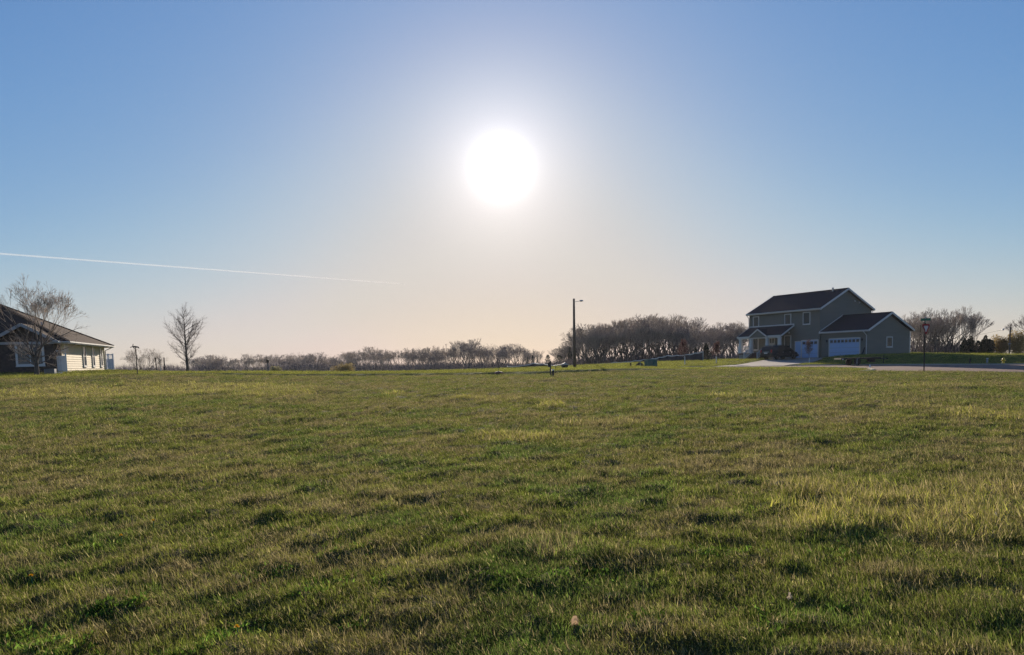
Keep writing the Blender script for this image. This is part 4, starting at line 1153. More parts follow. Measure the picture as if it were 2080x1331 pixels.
def leafy_bush(u, Y, w, vtop, label, name, cat, m, n=900, seed=0, leaf=.09, group=None, stems=True, vb=None):
    """rounded shrub of many leaf-sized faces on thin stems"""
    R = random.Random(seed); g = on(u, Y); H = at(u, vtop, Y).z - g.z; W = w / F_PX * Y / 2
    o = thing(name, label, cat, g, 0, group); f = MB(); st = MB()
    lobes = [(Vector((R.uniform(-.6, .6) * W, R.uniform(-.5, .5) * W, H * R.uniform(.15, .7))), R.uniform(.3, .5)) for _ in range(16)]
    for _ in range(n):
        c, k = R.choice(lobes); d = Vector((R.gauss(0, 1), R.gauss(0, 1), R.gauss(0, 1))).normalized() * R.random() ** .4
        q = c + Vector((d.x * W * k * 1.1, d.y * W * k * 1.1, d.z * H * k))
        if q.z < .02 or q.z > H * 1.02: continue
        a = Vector((R.gauss(0, 1), R.gauss(0, 1), R.gauss(0, 1))).normalized() * leaf * R.uniform(.5, 1.2); b = a.cross(Vector((R.gauss(0, 1), R.gauss(0, 1), 1))).normalized() * leaf * .5
        f.add([q - a, q + b, q + a, q - b], [(0, 1, 2, 3)])
    for c, k in lobes:
        st.tube([Vector((c.x * .2, c.y * .2, -.1)), c * .6, c + Vector((0, 0, H * .2))], [.03, .02, .008], 4)
    f.build('foliage', m, o)['kind'] = 'stuff'
    st.build('stem', M_BARK, o)
    return o
M_TAN = mat('tan_yellow_foliage', (.40, .31, .14), rough=.9, var=.3, scale=1, trans=.4)
M_PALE = mat('pale_foliage', (.36, .33, .18), rough=.9, var=.25, scale=1, trans=.4)
M_OLIVE = mat('olive_gold_foliage', (.40, .26, .07), rough=.9, var=.4, scale=.6, trans=.55)
M_REDB = mat('red_brown_foliage', (.16, .06, .045), rough=.9, var=.3, trans=.3)
leafy_bush(562, 100, 25, 743, 'small pale rounded bush right of the birdhouse post', 'bush', 'bush', M_PALE, 1800, 1, .07)
leafy_bush(697, 103, 50, 736, 'wide tan and yellow rounded bush at the far field edge', 'bush', 'bush', M_TAN, 3200, 2, .08)
leafy_bush(162, 71.5, 12, 751, 'small dark red shrub at the foot of the sunlit cream wall', 'shrub', 'shrub', M_REDB, 260, 3, .05)
for i, (u, Y, w, v, lab) in enumerate(((2033, 112, 34, 680, 'olive-gold bush just left of the power pole'), (2066, 110, 36, 672, 'taller olive-gold bush just right of the power pole'), (2100, 112, 50, 668, 'olive-gold bush cut by the right edge of the view'), (2004, 118, 26, 692, 'low olive bush behind the dark pines'))):
    leafy_bush(u, Y, w * 1.25, v, lab, 'bush', 'bush', M_OLIVE, 4500, 10 + i, .11)

def evergreen(u, Y, w, vtop, label, seed, conical=True, n=1500, name='evergreen', group=None):
    R = random.Random(seed); g = on(u, Y); H = at(u, vtop, Y).z - g.z + .1; W = w / F_PX * Y / 2
    o = thing(name, label, 'evergreen tree', (g.x, g.y, g.z - .1), 0, group); f = MB()
    spires = [(R.uniform(-.62, .62), R.uniform(-.5, .5), R.uniform(.62, .9), R.uniform(.4, .6)) for _ in range(7)] + [(R.uniform(-.2, .2), 0, 1.0, .55)] if name == 'pine_tree' else None
    for _ in range(n):
        t = R.random() ** .8; a = R.uniform(0, 6.283)
        if spires:
            ox, oy, hh, ww = R.choice(spires); rr = W * ww * (1 - t) ** .75 * R.random() ** .55 * (1 + .3 * math.sin(t * 30 + a))
            c = Vector((W * ox + rr * math.cos(a), W * oy + rr * math.sin(a), .04 * H + t * H * hh * .95)); out_ = Vector((math.cos(a), math.sin(a), R.uniform(-.1, .8))).normalized()
            L_ = H * R.uniform(.03, .075)
            for _k in range(2):
                s = out_.cross(Vector((R.gauss(0, 1), R.gauss(0, 1), R.gauss(0, 1)))).normalized() * L_ * .32
                f.add([c - s, c + s, c + out_ * L_], [(0, 1, 2)])
            continue
        lim = (1 - t) ** .8 if conical else math.sqrt(max(0, 1 - (2 * t - .75) ** 2 / 1.6)) * (1 - .25 * t)
        lob = 1 + .22 * math.sin(a * 5 + seed) + .15 * math.sin(t * 22 + a * 2)
        rr = W * (lim * lob) * R.random() ** .6
        c = Vector((rr * math.cos(a), rr * math.sin(a), .06 * H + t * H * .94)); out_ = Vector((math.cos(a), math.sin(a), R.uniform(.0, .8))).normalized()
        L_ = H * R.uniform(.03, .07); s = out_.cross(Vector((R.gauss(0, 1), R.gauss(0, 1), R.gauss(0, 1)))).normalized() * L_ * .3
        f.add([c - s, c + s, c + out_ * L_], [(0, 1, 2)]); s2 = out_.cross(Vector((R.gauss(0, 1), R.gauss(0, 1), R.gauss(0, 1)))).normalized() * L_ * .35
        f.add([c - s2 - out_ * L_ * .3, c + s2 - out_ * L_ * .3, c + out_ * L_ * .9 + Vector((0, 0, -.2 * L_))], [(0, 1, 2)])
    f.build('crown', M_NEED, o)['kind'] = 'stuff'
    MB().tube([(0, 0, -.1), (0, 0, H * .8)], [.05 + W * .05, .02], 6).build('trunk', M_BARK, o)
    return o
evergreen(1972, 104, 44, 683, 'dark pine, the left one of the pair right of the yield sign', 1, False, 6000, 'pine_tree')
evergreen(2003, 102, 42, 681, 'dark pine, the right and bushier one of the pair beside the power pole', 2, False, 6000, 'pine_tree')
evergreen(1434, 112, 24, 698, 'black-green evergreen behind the right end of the long mesh fence', 3, True, 1600)
evergreen(1413, 116, 14, 706, 'narrow dark evergreen just left of the fence end', 4, True, 900)
evergreen(1158, 185, 14, 706, 'pointed spruce at the left of the light pole', 5, True, 900)
evergreen(1113, 165, 13, 721, 'smallest dark cedar left of the pedestal posts', 6, False, 700)
evergreen(1136, 170, 24, 722, 'broad dark cedar between the small cedar and the light pole', 7, False, 900)
for i, (u, v) in enumerate(((1072, 726), (1082, 722), (1092, 727))): evergreen(u, 235, 9, v, 'tiny pointed spruce at the end of the far tree row', 20 + i, True, 350, 'spruce', 'tiny spruces at the far row end')
# ------------------------------------------------------------------ street and yard furniture
def light_pole():
    p = on(1167.5, 88)
    t = thing('light_pole', 'tall wooden street light pole with a short arm left of the grove', 'light pole', p)
    H = 7.95
    MB().tube([(0, 0, -.3), (0, 0, H * .5), (.03, 0, H)], [.175, .145, .11], 12).build('pole', M_WOOD, t, smooth=True)
    a = MB().tube([(.1, 0, H - .38), (.45, 0, H - .32), (.8, 0, H - .26)], .028, 6).build('arm', M_GALV, t)
    MB().box((.09, 0, H - .38), (.06, .12, .25)).build('bracket', M_GALV, t)
    h = MB().lathe([(.05, .14), (.12, .1), (.17, 0), (.13, -.05), (.03, -.1)], 12).xf(Matrix.Translation((.86, 0, H - .28)) @ Matrix.Diagonal((1.5, .9, .8, 1))).build('lamp_head', M_GALV, t, smooth=True)
light_pole()

def power_pole():
    p = on(2050, 108)
    t = thing('power_pole', 'thin dark power pole with a lamp arm among the olive bushes', 'power pole', p)
    H = at(2050, 665, 108).z - p.z
    MB().tube([(0, 0, -.3), (0, 0, H)], [.13, .09], 10).build('pole', M_WOOD, t)
    MB().tube([(-.05, 0, H - .05), (-.45, 0, H - .02), (-.95, 0, H - .2)], .022, 6).build('arm', M_GALV, t)
    MB().lathe([(.05, .1), (.13, .02), (.15, -.06), (.06, -.16)], 10).xf(Matrix.Translation((-1.0, 0, H - .25))).build('lamp_head', M_GALV, t)
    MB().box((0, 0, H * .42), (.34, .14, .12)).build('crossbar', M_GALV, t)
    a = Vector((p.x - 1.0, p.y, p.z + H - .3)); b = at(1880, 692, 150); pts = []
    for i in range(17):
        k = i / 16; q = a.lerp(b, k); q.z -= 1.0 * 4 * k * (1 - k) * .35; pts.append(q)
    tag(MB().tube(pts, .016, 4).build('overhead_wire', M_BLACK), 'thin overhead wire running left from the power pole lamp', 'wire')
power_pole()

M_RED = mat('red_sign', (.24, .028, .035), rough=.4, var=.1)
M_SIGNW = mat('sign_white', (.75, .68, .68), rough=.4, var=.05)
M_SIGNG = mat('green_sign', (.02, .17, .10), rough=.4, var=.1)
M_POST = mat('dark_sign_post', (.035, .03, .028), rough=.8, var=.2)
def yield_sign():
    p = on(1877.5, 52.2)
    t = thing('yield_sign', 'red and white triangular yield sign on a dark post under green street name blades', 'road sign', p, math.radians(26))
    H = at(1876, 650, 52.2).z - p.z
    MB().box((0, .03, H / 2 - .15), (.058, .05, H + .3)).build('post', M_POST, t)
    s = .78; zt = at(1876, 660, 52.2).z - p.z; h = s * .866
    def tri(k, y, th):
        c = Vector((0, y, zt - h / 3)); pts = []
        for a in (150, 30, -90):
            for da in (-9, 9):
                r = h * 2 / 3 * k * .96; pts.append(c + Vector((math.cos(math.radians(a + da)) * r, 0, math.sin(math.radians(a + da)) * r)))
        return MB().prism(pts, (0, th, 0))
    tri(1, -.035, .012).build('sign_plate', M_RED, t)
    tri(.58, -.040, .004).build('sign_centre', M_SIGNW, t)
    for k, (rz, z) in enumerate(((.55, H - .12), (-.75, H + .02))):
        MB().box((0, 0, z), (.60, .012, .17), (Vector((math.cos(rz), math.sin(rz), 0)), Vector((-math.sin(rz), math.cos(rz), 0)), Zv)).build('street_name_blade', M_SIGNG, t)
    MB().box((0, .02, H + .13), (.05, .05, .12)).build('blade_bracket', M_GALV, t)
    MB().box((-.16, .25, zt - .25), (.05, .02, .5), (Vector((.8, .5, .25)).normalized(), Vector((-.5, .8, 0)).normalized(), Vector((-.2, -.13, .97)).normalized())).build('brace', M_WOOD, t)
yield_sign()

M_YEL = mat('yellow_paint', (.75, .50, .03), rough=.4, var=.1)
def hydrant():
    p = on(2038, 78.6)
    t = thing('fire_hydrant', 'yellow fire hydrant on the verge beyond the road', 'fire hydrant', p)
    MB().lathe([(.17, -.05), (.17, .04), (.12, .05), (.115, .42), (.14, .43), (.14, .47), (.12, .48), (.11, .55), (.06, .62), (.03, .63)], 14).build('barrel', M_YEL, t, smooth=True)
    MB().lathe([(.03, .62), (.03, .69), (.01, .70)], 6).build('operating_nut', M_YEL, t)
    for a in (0, math.pi, -math.pi / 2):
        MB().lathe([(.055, .1), (.055, .17), (.07, .18), (.06, .22), (.02, .23)], 8).xf(Matrix.Translation((0, 0, .36)) @ Matrix.Rotation(a, 4, 'Z') @ Matrix.Rotation(math.pi / 2, 4, 'Y')).build('hose_cap', M_YEL, t)
hydrant()

def simple_post(u, Y, h, w, label, name, cat, m, cap=None, group=None):
    t = thing(name, label, cat, on(u, Y), U(0, 1), group)
    MB().box((0, 0, h / 2 - .1), (w, w * .8, h + .2)).build('post', m, t)
    MB().prism([(-w * .6, -w * .5, h), (w * .6, -w * .5, h), (w * .6, w * .5, h), (-w * .6, w * .5, h)], (0, 0, .04)).build('cap', cap or m, t)
    return t
M_GREYP = mat('grey_plastic', (.30, .32, .33), rough=.6)
simple_post(1970, 79.5, .5, .13, 'short black post on the shaded bank below the left pine', 'bollard', 'bollard', M_BLACK)
simple_post(2005, 79.5, .55, .15, 'short grey and white post on the bank below the right pine', 'utility_marker', 'marker post', M_GREYP, M_VINYL)
simple_post(1281, 83, .42, .13, 'short black post left of the green utility box', 'bollard', 'bollard', M_BLACK)
simple_post(1301, 81, .55, .07, 'slim pale marker stake beside the dark dirt heap', 'marker_stake', 'marker stake', mat('pale_stake', (.30, .34, .25), rough=.7))
simple_post(318, 77.5, 1.45, .09, 'dark wooden stake left of the guarded sapling behind the whirligig', 'tree_stake', 'stake', M_POST, group='stakes of the sapling')
simple_post(335, 77, 1.50, .09, 'dark wooden stake right of the guarded sapling behind the whirligig', 'tree_stake', 'stake', M_POST, group='stakes of the sapling')
simple_post(523, 96, .45, .30, 'squat black utility pedestal at the far field edge', 'utility_pedestal', 'utility box', M_BLACK)
simple_post(528.5, 95, .48, .10, 'short white marker post touching the black utility pedestal', 'marker_post', 'marker post', M_VINYL)

def pedestals():
    p = on(1118.5, 50.5); t = thing('pedestal_post', 'grey post with a dark meter box hung at its top in mid field', 'utility post', p)
    MB().box((0, 0, .3), (.085, .085, 1.0)).build('post', mat('grey_wood', (.10, .09, .085), rough=.9), t)
    MB().box((-.10, -.02, .72), (.12, .12, .30)).build('meter_box', M_BLACK, t)
    MB().lathe([(.02, .78), (.045, .8), (.045, .95), (.01, 1.0)], 8).build('cap', M_BLACK, t)
    p = on(1123.5, 50.2); t = thing('black_bollard', 'black bollard with a white top beside the grey meter post', 'bollard', p)
    MB().lathe([(.075, -.1), (.07, .40)], 10).build('post', M_BLACK, t); MB().lathe([(.078, .40), (.078, .45), (.03, .47)], 10).build('cap', M_VINYL, t)
    p = on(1128.5, 55); t = thing('garden_marker', 'small white and yellow ball-topped stake right of the black bollard', 'marker', p)
    MB().tube([(0, 0, -.1), (0, 0, .5)], .012, 5).build('stake', M_POST, t); MB().lathe([(.01, .48), (.05, .51), (.06, .55), (.04, .60), (.01, .61)], 10).build('ball', mat('pale_yellow', (.75, .66, .30)), t, smooth=True)
pedestals()

def whirligig():
    p = on(279.5, 52); t = thing('whirligig', 'airplane-shaped whirligig on a tall dark post left of the lone tree', 'whirligig', p, -.1)
    H = at(275.5, 706, 52).z - p.z
    MB().tube([(0, 0, -.2), (0, 0, H)], [.035, .028], 8).build('post', M_POST, t)
    MB().tube([(-.17, 0, H + .06), (-.05, 0, H + .05), (.08, 0, H + .03), (.20, 0, H - .0)], [.035, .055, .05, .02], 8).build('body', M_POST, t)
    MB().prism([(.12, -.01, H + .02), (.24, -.01, H - .10), (.25, -.01, H + .0), (.17, -.01, H + .07)], (0, .02, 0)).build('tail', M_POST, t)
    MB().box((-.03, 0, H + .07), (.09, .42, .015)).build('wing', M_POST, t)
    for k in range(3):
        a = math.radians(75 + 120 * k); d = Vector((0, math.cos(a), math.sin(a))) if False else Vector((math.cos(a) * .75, math.cos(a) * .3, math.sin(a)))
        MB().box(Vector((-.19, -.02, H + .06)) + d * .09, (.19, .012, .05), (d.normalized(), d.cross(Vector((0, 1, 0))).cross(d).normalized(), d.cross(Vector((0, 1, 0))).normalized())).build('blade', M_POST, t)
whirligig()

def birdhouse():
    p = on(545, 92); t = thing('birdhouse', 'brown box birdhouse on a grey post at the far field edge', 'birdhouse', p)
    H = at(545, 731, 92).z - p.z
    MB().box((0, 0, H * .35), (.10, .10, H * .9)).build('post', mat('grey_post', (.14, .14, .15), rough=.9), t)
    MB().box((0, 0, H - .2), (.24, .24, .34)).build('box', mat('brown_box', (.05, .03, .025), rough=.8), t)
    MB().prism([(-.17, -.16, H - .03), (.17, -.16, H - .03), (.0, -.16, H + .06)], (0, .32, 0)).build('roof', M_POST, t)
birdhouse()

def utility_box():
    p = on(1322, 80); t = thing('utility_box', 'teal green transformer box on the lawn left of the fence', 'utility box', p, .35)
    g = mat('teal_paint', (.03, .12, .105), rough=.55, var=.15)
    MB().prism([(-.52, -.42, -.05), (.52, -.42, -.05), (.52, -.42, .72), (.0, -.42, .78), (-.52, -.42, .74)], (0, .84, 0)).build('cabinet', g, t)
    MB().box((0, 0, .80), (1.12, .92, .05)).build('lid', mat('teal_lid', (.10, .22, .21), rough=.4), t)
    for s in (-1, 1): MB().box((s * .26, -.43, .36), (.48, .03, .60)).build('door', g, t)
    MB().box((.04, -.455, .42), (.03, .04, .12)).build('handle', M_BLACK, t)
    MB().box((0, 0, -.02), (1.35, 1.1, .12)).build('pad', M_CONC, t)
utility_box()

def dirt_heap(u, Y, w, h, label):
    R = random.Random(int(u)); v = []; f = []; n = 16
    for i in range(6):
        for k in range(n):
            a = 6.283 * k / n; r = (1 - i / 5.5) * w * (1 + R.gauss(0, .10)); v.append((r * math.cos(a), r * .6 * math.sin(a), h * math.sin(i / 5 * 1.5) + R.gauss(0, .03) - .08))
    for i in range(5):
        for k in range(n): f.append((i * n + k, i * n + (k + 1) % n, (i + 1) * n + (k + 1) % n, (i + 1) * n + k))
    f.append(tuple(5 * n + k for k in range(n)))
    tag(mesh_obj('dirt_heap', v, f, mat('dark_soil', (.045, .035, .032), rough=1, var=.4, scale=5), loc=on(u, Y)), label, 'dirt heap')
dirt_heap(1300, 86, .62, .50, 'dark low heap of dirt left of the green utility box')
dirt_heap(1346, 88, .45, .16, 'tiny dark mound of earth right of the green utility box')

# long mesh fence with a white sagging top rail
def mesh_fence():
    pts = [(1428, 714.5, 108), (1412, 717.5, 110), (1395, 720.5, 112), (1375, 722, 114), (1356, 722.5, 116), (1340, 726, 118), (1325, 729, 119.5), (1308, 730.5, 121), (1290, 733, 123), (1270, 735.5, 125.5), (1250, 736, 128), (1225, 739, 131), (1195, 741, 135), (1165, 742, 139), (1128, 743, 143), (1105, 739.5, 146), (1085, 738, 149), (1060, 743, 152), (1030, 745, 156)]
    top = [at(*q) for q in pts]
    base = [Vector((q.x, q.y, min(bz(q.x, q.y), q.z - .25))) for q in top]
    o = base[0]; t = thing('mesh_fence', 'long dark mesh fence with a sagging white top rail running left from the evergreens', 'fence', o)
    M_NET = mat('dark_mesh', (.05, .048, .055), rough=.9, var=.25, scale=.8)
    for i in range(len(top)):
        if i == 0: MB().tube([base[0] - o - Zv * .3, top[0] - o + Zv * .1], .07, 8).build('end_post', M_GREYP, t)
        else: MB().tube([base[i] - o - Zv * .3, top[i] - o - Zv * .03], .04, 6).build('post', M_POST, t)
        if i < len(top) - 1:
            a, b = top[i] - o, top[i + 1] - o; m_ = (a + b) / 2 - Zv * .10
            q = [a, a.lerp(m_, .6) - Zv * .02, m_, b.lerp(m_, .6) - Zv * .02, b]
            MB().tube(q, [.06, .07, .07, .07, .06], 6).build('top_rail', M_GUARD, t)
            c, d = base[i] - o, base[i + 1] - o
            s = (b - a); n = Vector((-s.y, s.x, 0)).normalized() * .01
            MB().prism([c - Zv * .2, d - Zv * .2, q[4] - Zv * .05, q[3] - Zv * .05, q[2] - Zv * .05, q[1] - Zv * .05, q[0] - Zv * .05], n).build('mesh_panel', M_NET, t)
mesh_fence()
def covered_cart():
    p = on(1147, 100); t = thing('covered_cart', 'small dark cart under a white peaked tarpaulin left of the light pole', 'cart', p, .1)
    MB().box((0, 0, .30), (.75, .6, .34)).build('bed', M_BLACK, t)
    for s in (-1, 1): MB().lathe([(.17, -.04), (.17, .04)], 12).xf(Matrix.Translation((s * .22, -.34, .17)) @ Matrix.Rotation(math.pi / 2, 4, 'X')).build('wheel', M_BLACK, t)
    MB().prism([(-1.5, -.36, .42), (.55, -.36, .46), (.05, -.36, .78), (-.3, -.36, .60)], (0, .72, 0)).build('tarpaulin', mat('grey_tarpaulin', (.42, .40, .38), rough=.8), t)
covered_cart()

# ------------------------------------------------------------------ parked minivan
def loft(secs):
    m = MB(); n = len(secs[0]); v = [p for s in secs for p in s]; f = []
    for i in range(len(secs) - 1):
        for k in range(n): f.append((i * n + k, i * n + (k + 1) % n, (i + 1) * n + (k + 1) % n, (i + 1) * n + k))
    f.append(tuple(range(n))[::-1]); f.append(tuple((len(secs) - 1) * n + k for k in range(n)))
    return m.add(v, f)
def minivan():
    c = hloc(-2.55, -4.15); c.z = bz(c.x, c.y) + .012
    t = thing('minivan', 'black minivan parked on the driveway nose towards the pale service door', 'car', c, math.radians(-60.5))
    paint = mat('black_car_paint', (.012, .013, .016), rough=.25, spec=.25, var=.1, coat=.08); rub = mat('tyre_rubber', (.02, .02, .02), rough=.9); rim = mat('alloy_rim', (.50, .51, .53), rough=.45, spec=.4); gl = glass_mat('car_glass', (.015, .018, .02))
    red = mat('red_lens', (.45, .02, .02), rough=.2); clear = mat('clear_lens', (.75, .75, .72), rough=.15)
    # body along y, front at +y
    st = [(-2.46, .42, .80, .78), (-2.40, .30, .98, .90), (-2.0, .26, 1.02, .96), (-.8, .24, 1.02, .98), (.6, .24, 1.00, .98), (1.45, .25, .98, .96), (2.05, .28, .86, .92), (2.40, .34, .70, .80), (2.50, .42, .60, .70)]
    secs = []
    for y, zb, zt_, w in st:
        secs.append([Vector(p) for p in ((-w * .92, y, zb), (w * .92, y, zb), (w, y, zb + .12), (w, y, (zb + zt_) / 2 + .08), (w * .95, y, zt_), (-w * .95, y, zt_), (-w, y, (zb + zt_) / 2 + .08), (-w, y, zb + .12))])
    loft(secs).build('body', paint, t, smooth=False)
    cab = [(-2.38, 1.0, 1.08, .86, .84), (-2.22, 1.0, 1.60, .88, .74), (-1.9, 1.0, 1.70, .90, .74), (-.4, 1.0, 1.73, .90, .75), (.55, 1.0, 1.66, .90, .74), (1.05, .98, 1.38, .89, .78), (1.60, .95, 1.00, .86, .84)]
    secs = [[Vector(p) for p in ((-w0, y, z0 - .04), (w0, y, z0 - .04), (w1, y, z1), (-w1, y, z1))] for y, z0, z1, w0, w1 in cab]
    loft(secs).build('cabin', paint, t)
    def side_pane(y0, y1, y2, y3, z0, z1, s):
        a = .905; b = .765
        return MB().prism([(s * a, y0, z0), (s * a, y1, z0), (s * b, y2, z1), (s * b, y3, z1)], (s * .012, 0, 0)).build('side_window', gl, t)
    for s in (-1, 1):
        side_pane(-2.15, -1.15, -1.2, -2.08, 1.06, 1.62, s); side_pane(-1.08, .08, .03, -1.12, 1.06, 1.64, s); side_pane(.16, 1.25, .82, .12, 1.06, 1.56, s)
        for k, y in (('front', 1.55), ('rear', -1.45)):
            w = bpy.data.objects.new('wheel', None); COL.objects.link(w); w.parent = t; w.location = (s * .84, y, .335)
            MB().lathe([(.20, -.11), (.31, -.115), (.335, -.08), (.335, .08), (.31, .115), (.20, .11)], 20).xf(Matrix.Rotation(math.pi / 2, 4, 'Y')).build('tyre', rub, w, smooth=False)
            r = MB().lathe([(.21, -.07), (.21, .07)], 16)
            for q in range(7):
                a = q * 2 * math.pi / 7; r.box((math.cos(a) * .11, math.sin(a) * .11, s * .09), (.2, .045, .03), (Vector((math.cos(a), math.sin(a), 0)), Vector((-math.sin(a), math.cos(a), 0)), Zv))
            r.lathe([(.05, -.1), (.05, .11)], 8).xf(Matrix.Rotation(math.pi / 2, 4, 'Y')).build('rim', rim, w)
            MB().tube([(s * .13, .41 * math.cos(a_), .41 * math.sin(a_)) for a_ in [math.pi * k_ / 10 for k_ in range(11)]], .035, 6).build('wheel_arch', M_BLACK, w)
        MB().box((s * 1.02, 1.0, 1.10), (.16, .12, .13)).build('wing_mirror', paint, t)
        MB().box((s * .80, -2.38, 1.02), (.16, .10, .38)).build('tail_light', red, t)
        MB().box((s * .62, 2.40, .68), (.30, .14, .14)).build('headlight', clear, t)
        for y in (-.5, .75): MB().box((s * .985, y, .88), (.03, .18, .03)).build('door_handle', rim, t)
        MB().box((s * .99, -.2, .62), (.02, 2.8, .03)).build('side_trim', M_BLACK, t)
        MB().box((s * .66, -.8, 1.78), (.04, 2.2, .04)).build('roof_rail', M_BLACK, t)
    MB().prism([(-.72, -2.40, 1.10), (.72, -2.40, 1.10), (.62, -2.25, 1.57), (-.62, -2.25, 1.57)], (0, -.012, .003)).build('rear_window', gl, t)
    MB().prism([(-.78, 1.56, 1.04), (.78, 1.56, 1.04), (.68, .72, 1.60), (-.68, .72, 1.60)], (0, .01, .016)).build('windscreen', gl, t)
    MB().box((0, -2.46, .80), (.52, .03, .13)).build('licence_plate', clear, t)
    MB().box((0, -2.44, .94), (1.0, .04, .05)).build('chrome_strip', rim, t)
    MB().box((0, -2.46, .52), (1.7, .16, .24)).build('rear_bumper', paint, t)
    MB().box((0, 2.44, .46), (1.6, .16, .24)).build('front_bumper', paint, t)
    MB().box((0, 2.48, .64), (.8, .06, .12)).build('grille', M_BLACK, t)
minivan()

# ------------------------------------------------------------------ trailer at the kerb
def trailer():
    p = gx(1740, 75.6); p.z = bz(p.x, p.y) - .0
    t = thing('flatbed_trailer', 'low black flatbed trailer parked at the kerb before the shaded lawn', 'trailer', p, math.radians(-4))
    rub = bpy.data.materials['tyre_rubber']; fr = mat('black_frame', (.015, .015, .017), rough=.6); deck = mat('grey_deck', (.06, .06, .062), rough=.8, var=.25)
    for k in range(6): MB().box((.05, -.78 + k * .31, .72), (3.6, .30, .04)).build('deck_board', deck, t)
    for s in (-1, 1): MB().box((.05, s * .96, .66), (3.7, .06, .16)).build('side_rail', fr, t)
    for x in (-1.8, 1.9): MB().box((x, 0, .66), (.06, 1.9, .14)).build('end_rail', fr, t)
    for s in (-1, 1): MB().tube([(1.85, s * .8, .62), (2.75, 0, .58)], .045, 6).build('tongue', fr, t)
    MB().box((2.85, 0, .6), (.25, .1, .1)).build('coupler', fr, t)
    MB().tube([(2.55, -.02, .95), (2.55, -.02, .12)], .035, 6).build('jack', fr, t)
    for x in (-.35,):
        for s in (-1, 1):
            w = bpy.data.objects.new('wheel', None); COL.objects.link(w); w.parent = t; w.location = (x, s * 1.06, .33)
            MB().lathe([(.17, -.09), (.31, -.095), (.33, -.06), (.33, .06), (.31, .095), (.17, .09)], 18).xf(Matrix.Rotation(math.pi / 2, 4, 'X')).build('tyre', rub, w)
            r = MB().lathe([(.05, -.06), (.18, -.05), (.19, .0), (.18, .05), (.05, .06)], 14).xf(Matrix.Rotation(math.pi / 2, 4, 'X')).build('rim', M_VINYL, w)
    MB().box((-.35, -1.06, .73), (1.0, .26, .03)).build('mudguard', fr, t)
    MB().box((1.15, -.55, .44), (.62, .5, .32)).build('tool_box', fr, t)
    MB().lathe([(.06, 0), (.06, .03), (.02, .05)], 8).xf(Matrix.Translation((-1.68, -1.0, .60)) @ Matrix.Rotation(math.pi / 2, 4, 'X')).build('reflector', M_VINYL, t)
    q = gx(1741, 74.3); q.z = bz(q.x, q.y) - .02
    o = thing('folding_stand', 'thin pale metal folding stand leaning by the trailer wheels', 'stand', q)
    MB().tube([(-.12, 0, 0), (.02, .06, .72), (.28, .1, .80)], .018, 6).build('leg', M_GALV, o); MB().tube([(.10, .2, 0), (.06, .06, .70)], .018, 6).build('leg', M_GALV, o)
    MB().tube([(-.06, .02, .32), (.09, .14, .30)], .012, 5).build('brace', M_GALV, o)
    q = gx(1767, 67); q.z = bz(q.x, q.y) + .05
    o = MB().lathe([(.10, 0), (.10, .03), (.07, .05), (.02, .26), (.01, .27)], 8).build('marker_cone', M_VINYL, None, loc=q); tag(o, 'tiny white cone at the kerb corner by the trailer', 'cone')
trailer()

def drain_hose():
    a = hloc(6.35, -.05) + Zv * 1.05; pts = []
    c = hloc(6.7, -1.4); c.z = tz(c.x, c.y) + .09; d = hloc(7.6, -1.7); d.z = tz(d.x, d.y) + .07
    for i in range(11):
        k = i / 10; q = a.lerp(c, k); q.z -= .30 * math.sin(k * math.pi) ; q.z = max(q.z, tz(q.x, q.y) + .07); pts.append(q)
    pts.append(d)
    tag(MB().tube(pts, .075, 8).build('drain_hose', M_BLACK), 'black flexible drain hose sloping from the garage corner to the lawn', 'hose')
drain_hose()

# ------------------------------------------------------------------ small things in the grass
def dandelion(u, v, label):
    x, y = ground_from_pixel(u, v); z = tz(x, y)
    t = thing('dandelion', label, 'flower', (x, y, z)); y_ = bpy.data.materials.get('dandelion_yellow') or mat('dandelion_yellow', (.85, .52, .02), rough=.8, var=.15, trans=.3)
    MB().tube([(0, 0, -.02), (.004, 0, .05), (0, .004, .105)], .0028, 5).build('stem', M_SIGNG, t)
    m = MB(); R = random.Random(u)
    for k in range(44):
        a = R.uniform(0, 6.283); e = R.uniform(.05, 1.3); d = Vector((math.cos(a) * math.cos(e), math.sin(a) * math.cos(e), math.sin(e))); s = d.cross(Zv).normalized() * .0035; c = Vector((0, 0, .105))
        m.add([c - s, c + s, c + d * .017 + s, c + d * .017 - s], [(0, 1, 2, 3)])
    m.build('flower_head', y_, t)
dandelion(312, 1077, 'yellow dandelion at the left, beside a dark grass clump')
dandelion(65, 1191, 'yellow dandelion nearest the left edge')
dandelion(484, 1318, 'yellow dandelion at the bottom edge among broad-leaved weeds')
dandelion(247, 1107, 'yellow dandelion below the topmost one at the left')
def dry_leaf(u, v, s, label, col):
    x, y = ground_from_pixel(u, v); z = tz(x, y) + .03
    R = random.Random(u); n = 5; vs = []; f = []
    for i in range(n):
        for j in range(n):
            a = i / (n - 1) - .5; b = j / (n - 1) - .5; w = 1 - 1.4 * b * b
            vs.append((a * s * w + R.gauss(0, .002), b * s * .35 + R.gauss(0, .003), b * s * 1.1 + .35 * s * math.cos(a * 4) + R.gauss(0, .004)))
    for i in range(n - 1):
        for j in range(n - 1): f.append((i * n + j, (i + 1) * n + j, (i + 1) * n + j + 1, i * n + j + 1))
    tag(mesh_obj('dry_leaf', vs, f, mat('dry_leaf', col, rough=.7, trans=.35), smooth=True, loc=(x, y, z)), label, 'leaf')
dry_leaf(1168, 1274, .045, 'curled tan dry leaf lying on the grass near the bottom centre', (.62, .42, .26))
dry_leaf(1604, 1220, .035, 'pale dry leaf on the grass below the yellow patch', (.55, .45, .33))
dry_leaf(2022, 1053, .06, 'small white scrap of leaf in the tall yellow grass patch', (.75, .72, .66))

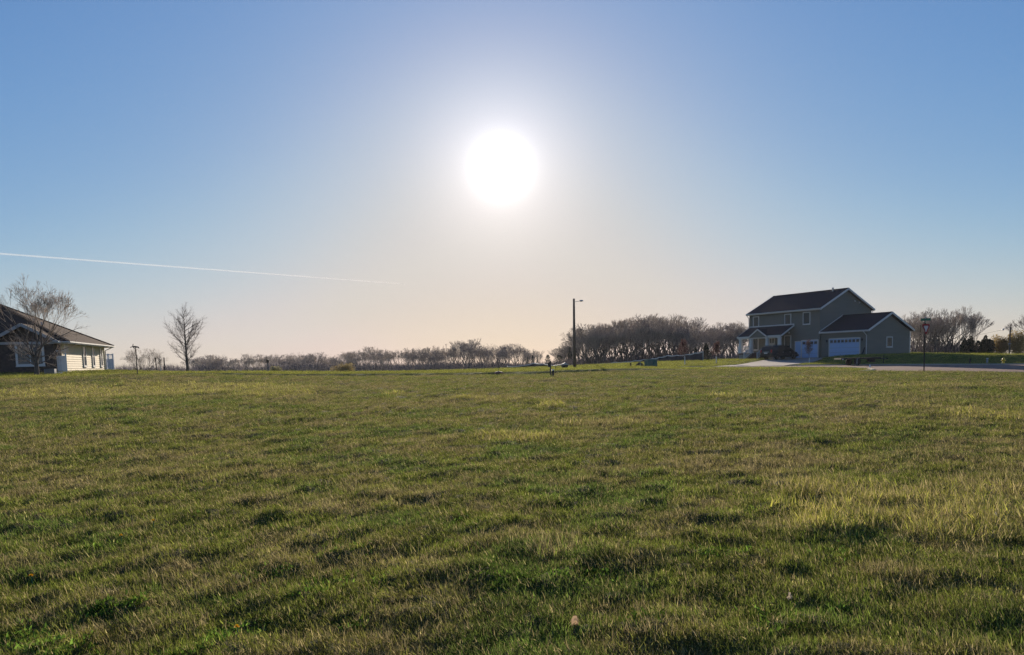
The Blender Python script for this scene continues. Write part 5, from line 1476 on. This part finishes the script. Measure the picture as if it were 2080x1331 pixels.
# ------------------------------------------------------------------ contrail
def contrail():
    D = 7000.0; pts = []; rad = []
    for i in range(41):
        k = i / 40; u = -60 + 880 * k; v = 511 + (577 - 511) * (k ** 1.0); q = at(u, v, D); pts.append(q); rad.append(F_PX and (2.6 - 1.9 * k) / F_PX * D * (1 + .12 * math.sin(i * 2.3)))
    o = MB().tube(pts, rad, 8).build('contrail', None, smooth=True)
    m = bpy.data.materials.new('contrail_vapour'); m.use_nodes = True; t = m.node_tree; t.nodes.clear()
    out_ = t.nodes.new('ShaderNodeOutputMaterial'); tr = t.nodes.new('ShaderNodeBsdfTransparent'); tl = t.nodes.new('ShaderNodeBsdfTranslucent'); tl.inputs[0].default_value = (1, 1, 1, 1)
    df = t.nodes.new('ShaderNodeBsdfDiffuse'); df.inputs[0].default_value = (1, 1, 1, 1); ad = t.nodes.new('ShaderNodeMixShader'); ad.inputs[0].default_value = .5
    mx = t.nodes.new('ShaderNodeMixShader'); lw = t.nodes.new('ShaderNodeLayerWeight'); lw.inputs[0].default_value = .3
    nz = t.nodes.new('ShaderNodeTexNoise'); nz.inputs['Scale'].default_value = .01
    a = t.nodes.new('ShaderNodeMath'); a.operation = 'SUBTRACT'; a.inputs[0].default_value = .5 * 1.0; t.links.new(lw.outputs['Facing'], a.inputs[1])
    b = t.nodes.new('ShaderNodeMath'); b.operation = 'MULTIPLY'; b.use_clamp = True; t.links.new(a.outputs[0], b.inputs[0]); t.links.new(nz.outputs[0], b.inputs[1])
    t.links.new(tl.outputs[0], ad.inputs[1]); t.links.new(df.outputs[0], ad.inputs[2])
    t.links.new(b.outputs[0], mx.inputs[0]); t.links.new(tr.outputs[0], mx.inputs[1]); t.links.new(ad.outputs[0], mx.inputs[2]); t.links.new(mx.outputs[0], out_.inputs[0])
    o.data.materials.append(m); tag(o, 'thin white contrail slanting across the lower left sky', 'contrail')
contrail()
# ------------------------------------------------------------------ haze
def haze():
    o = MB().span((-420, -60, -12), (420, 420, 19)).build('haze', None)
    o['kind'] = 'stuff'
    m = bpy.data.materials.new('haze'); m.use_nodes = True; t = m.node_tree; t.nodes.clear()
    out_ = t.nodes.new('ShaderNodeOutputMaterial'); v = t.nodes.new('ShaderNodeVolumePrincipled')
    v.inputs['Color'].default_value = (.86, .88, .95, 1); v.inputs['Density'].default_value = 0.00013; v.inputs['Anisotropy'].default_value = 0.3
    t.links.new(v.outputs[0], out_.inputs['Volume']); o.data.materials.append(m)
haze()
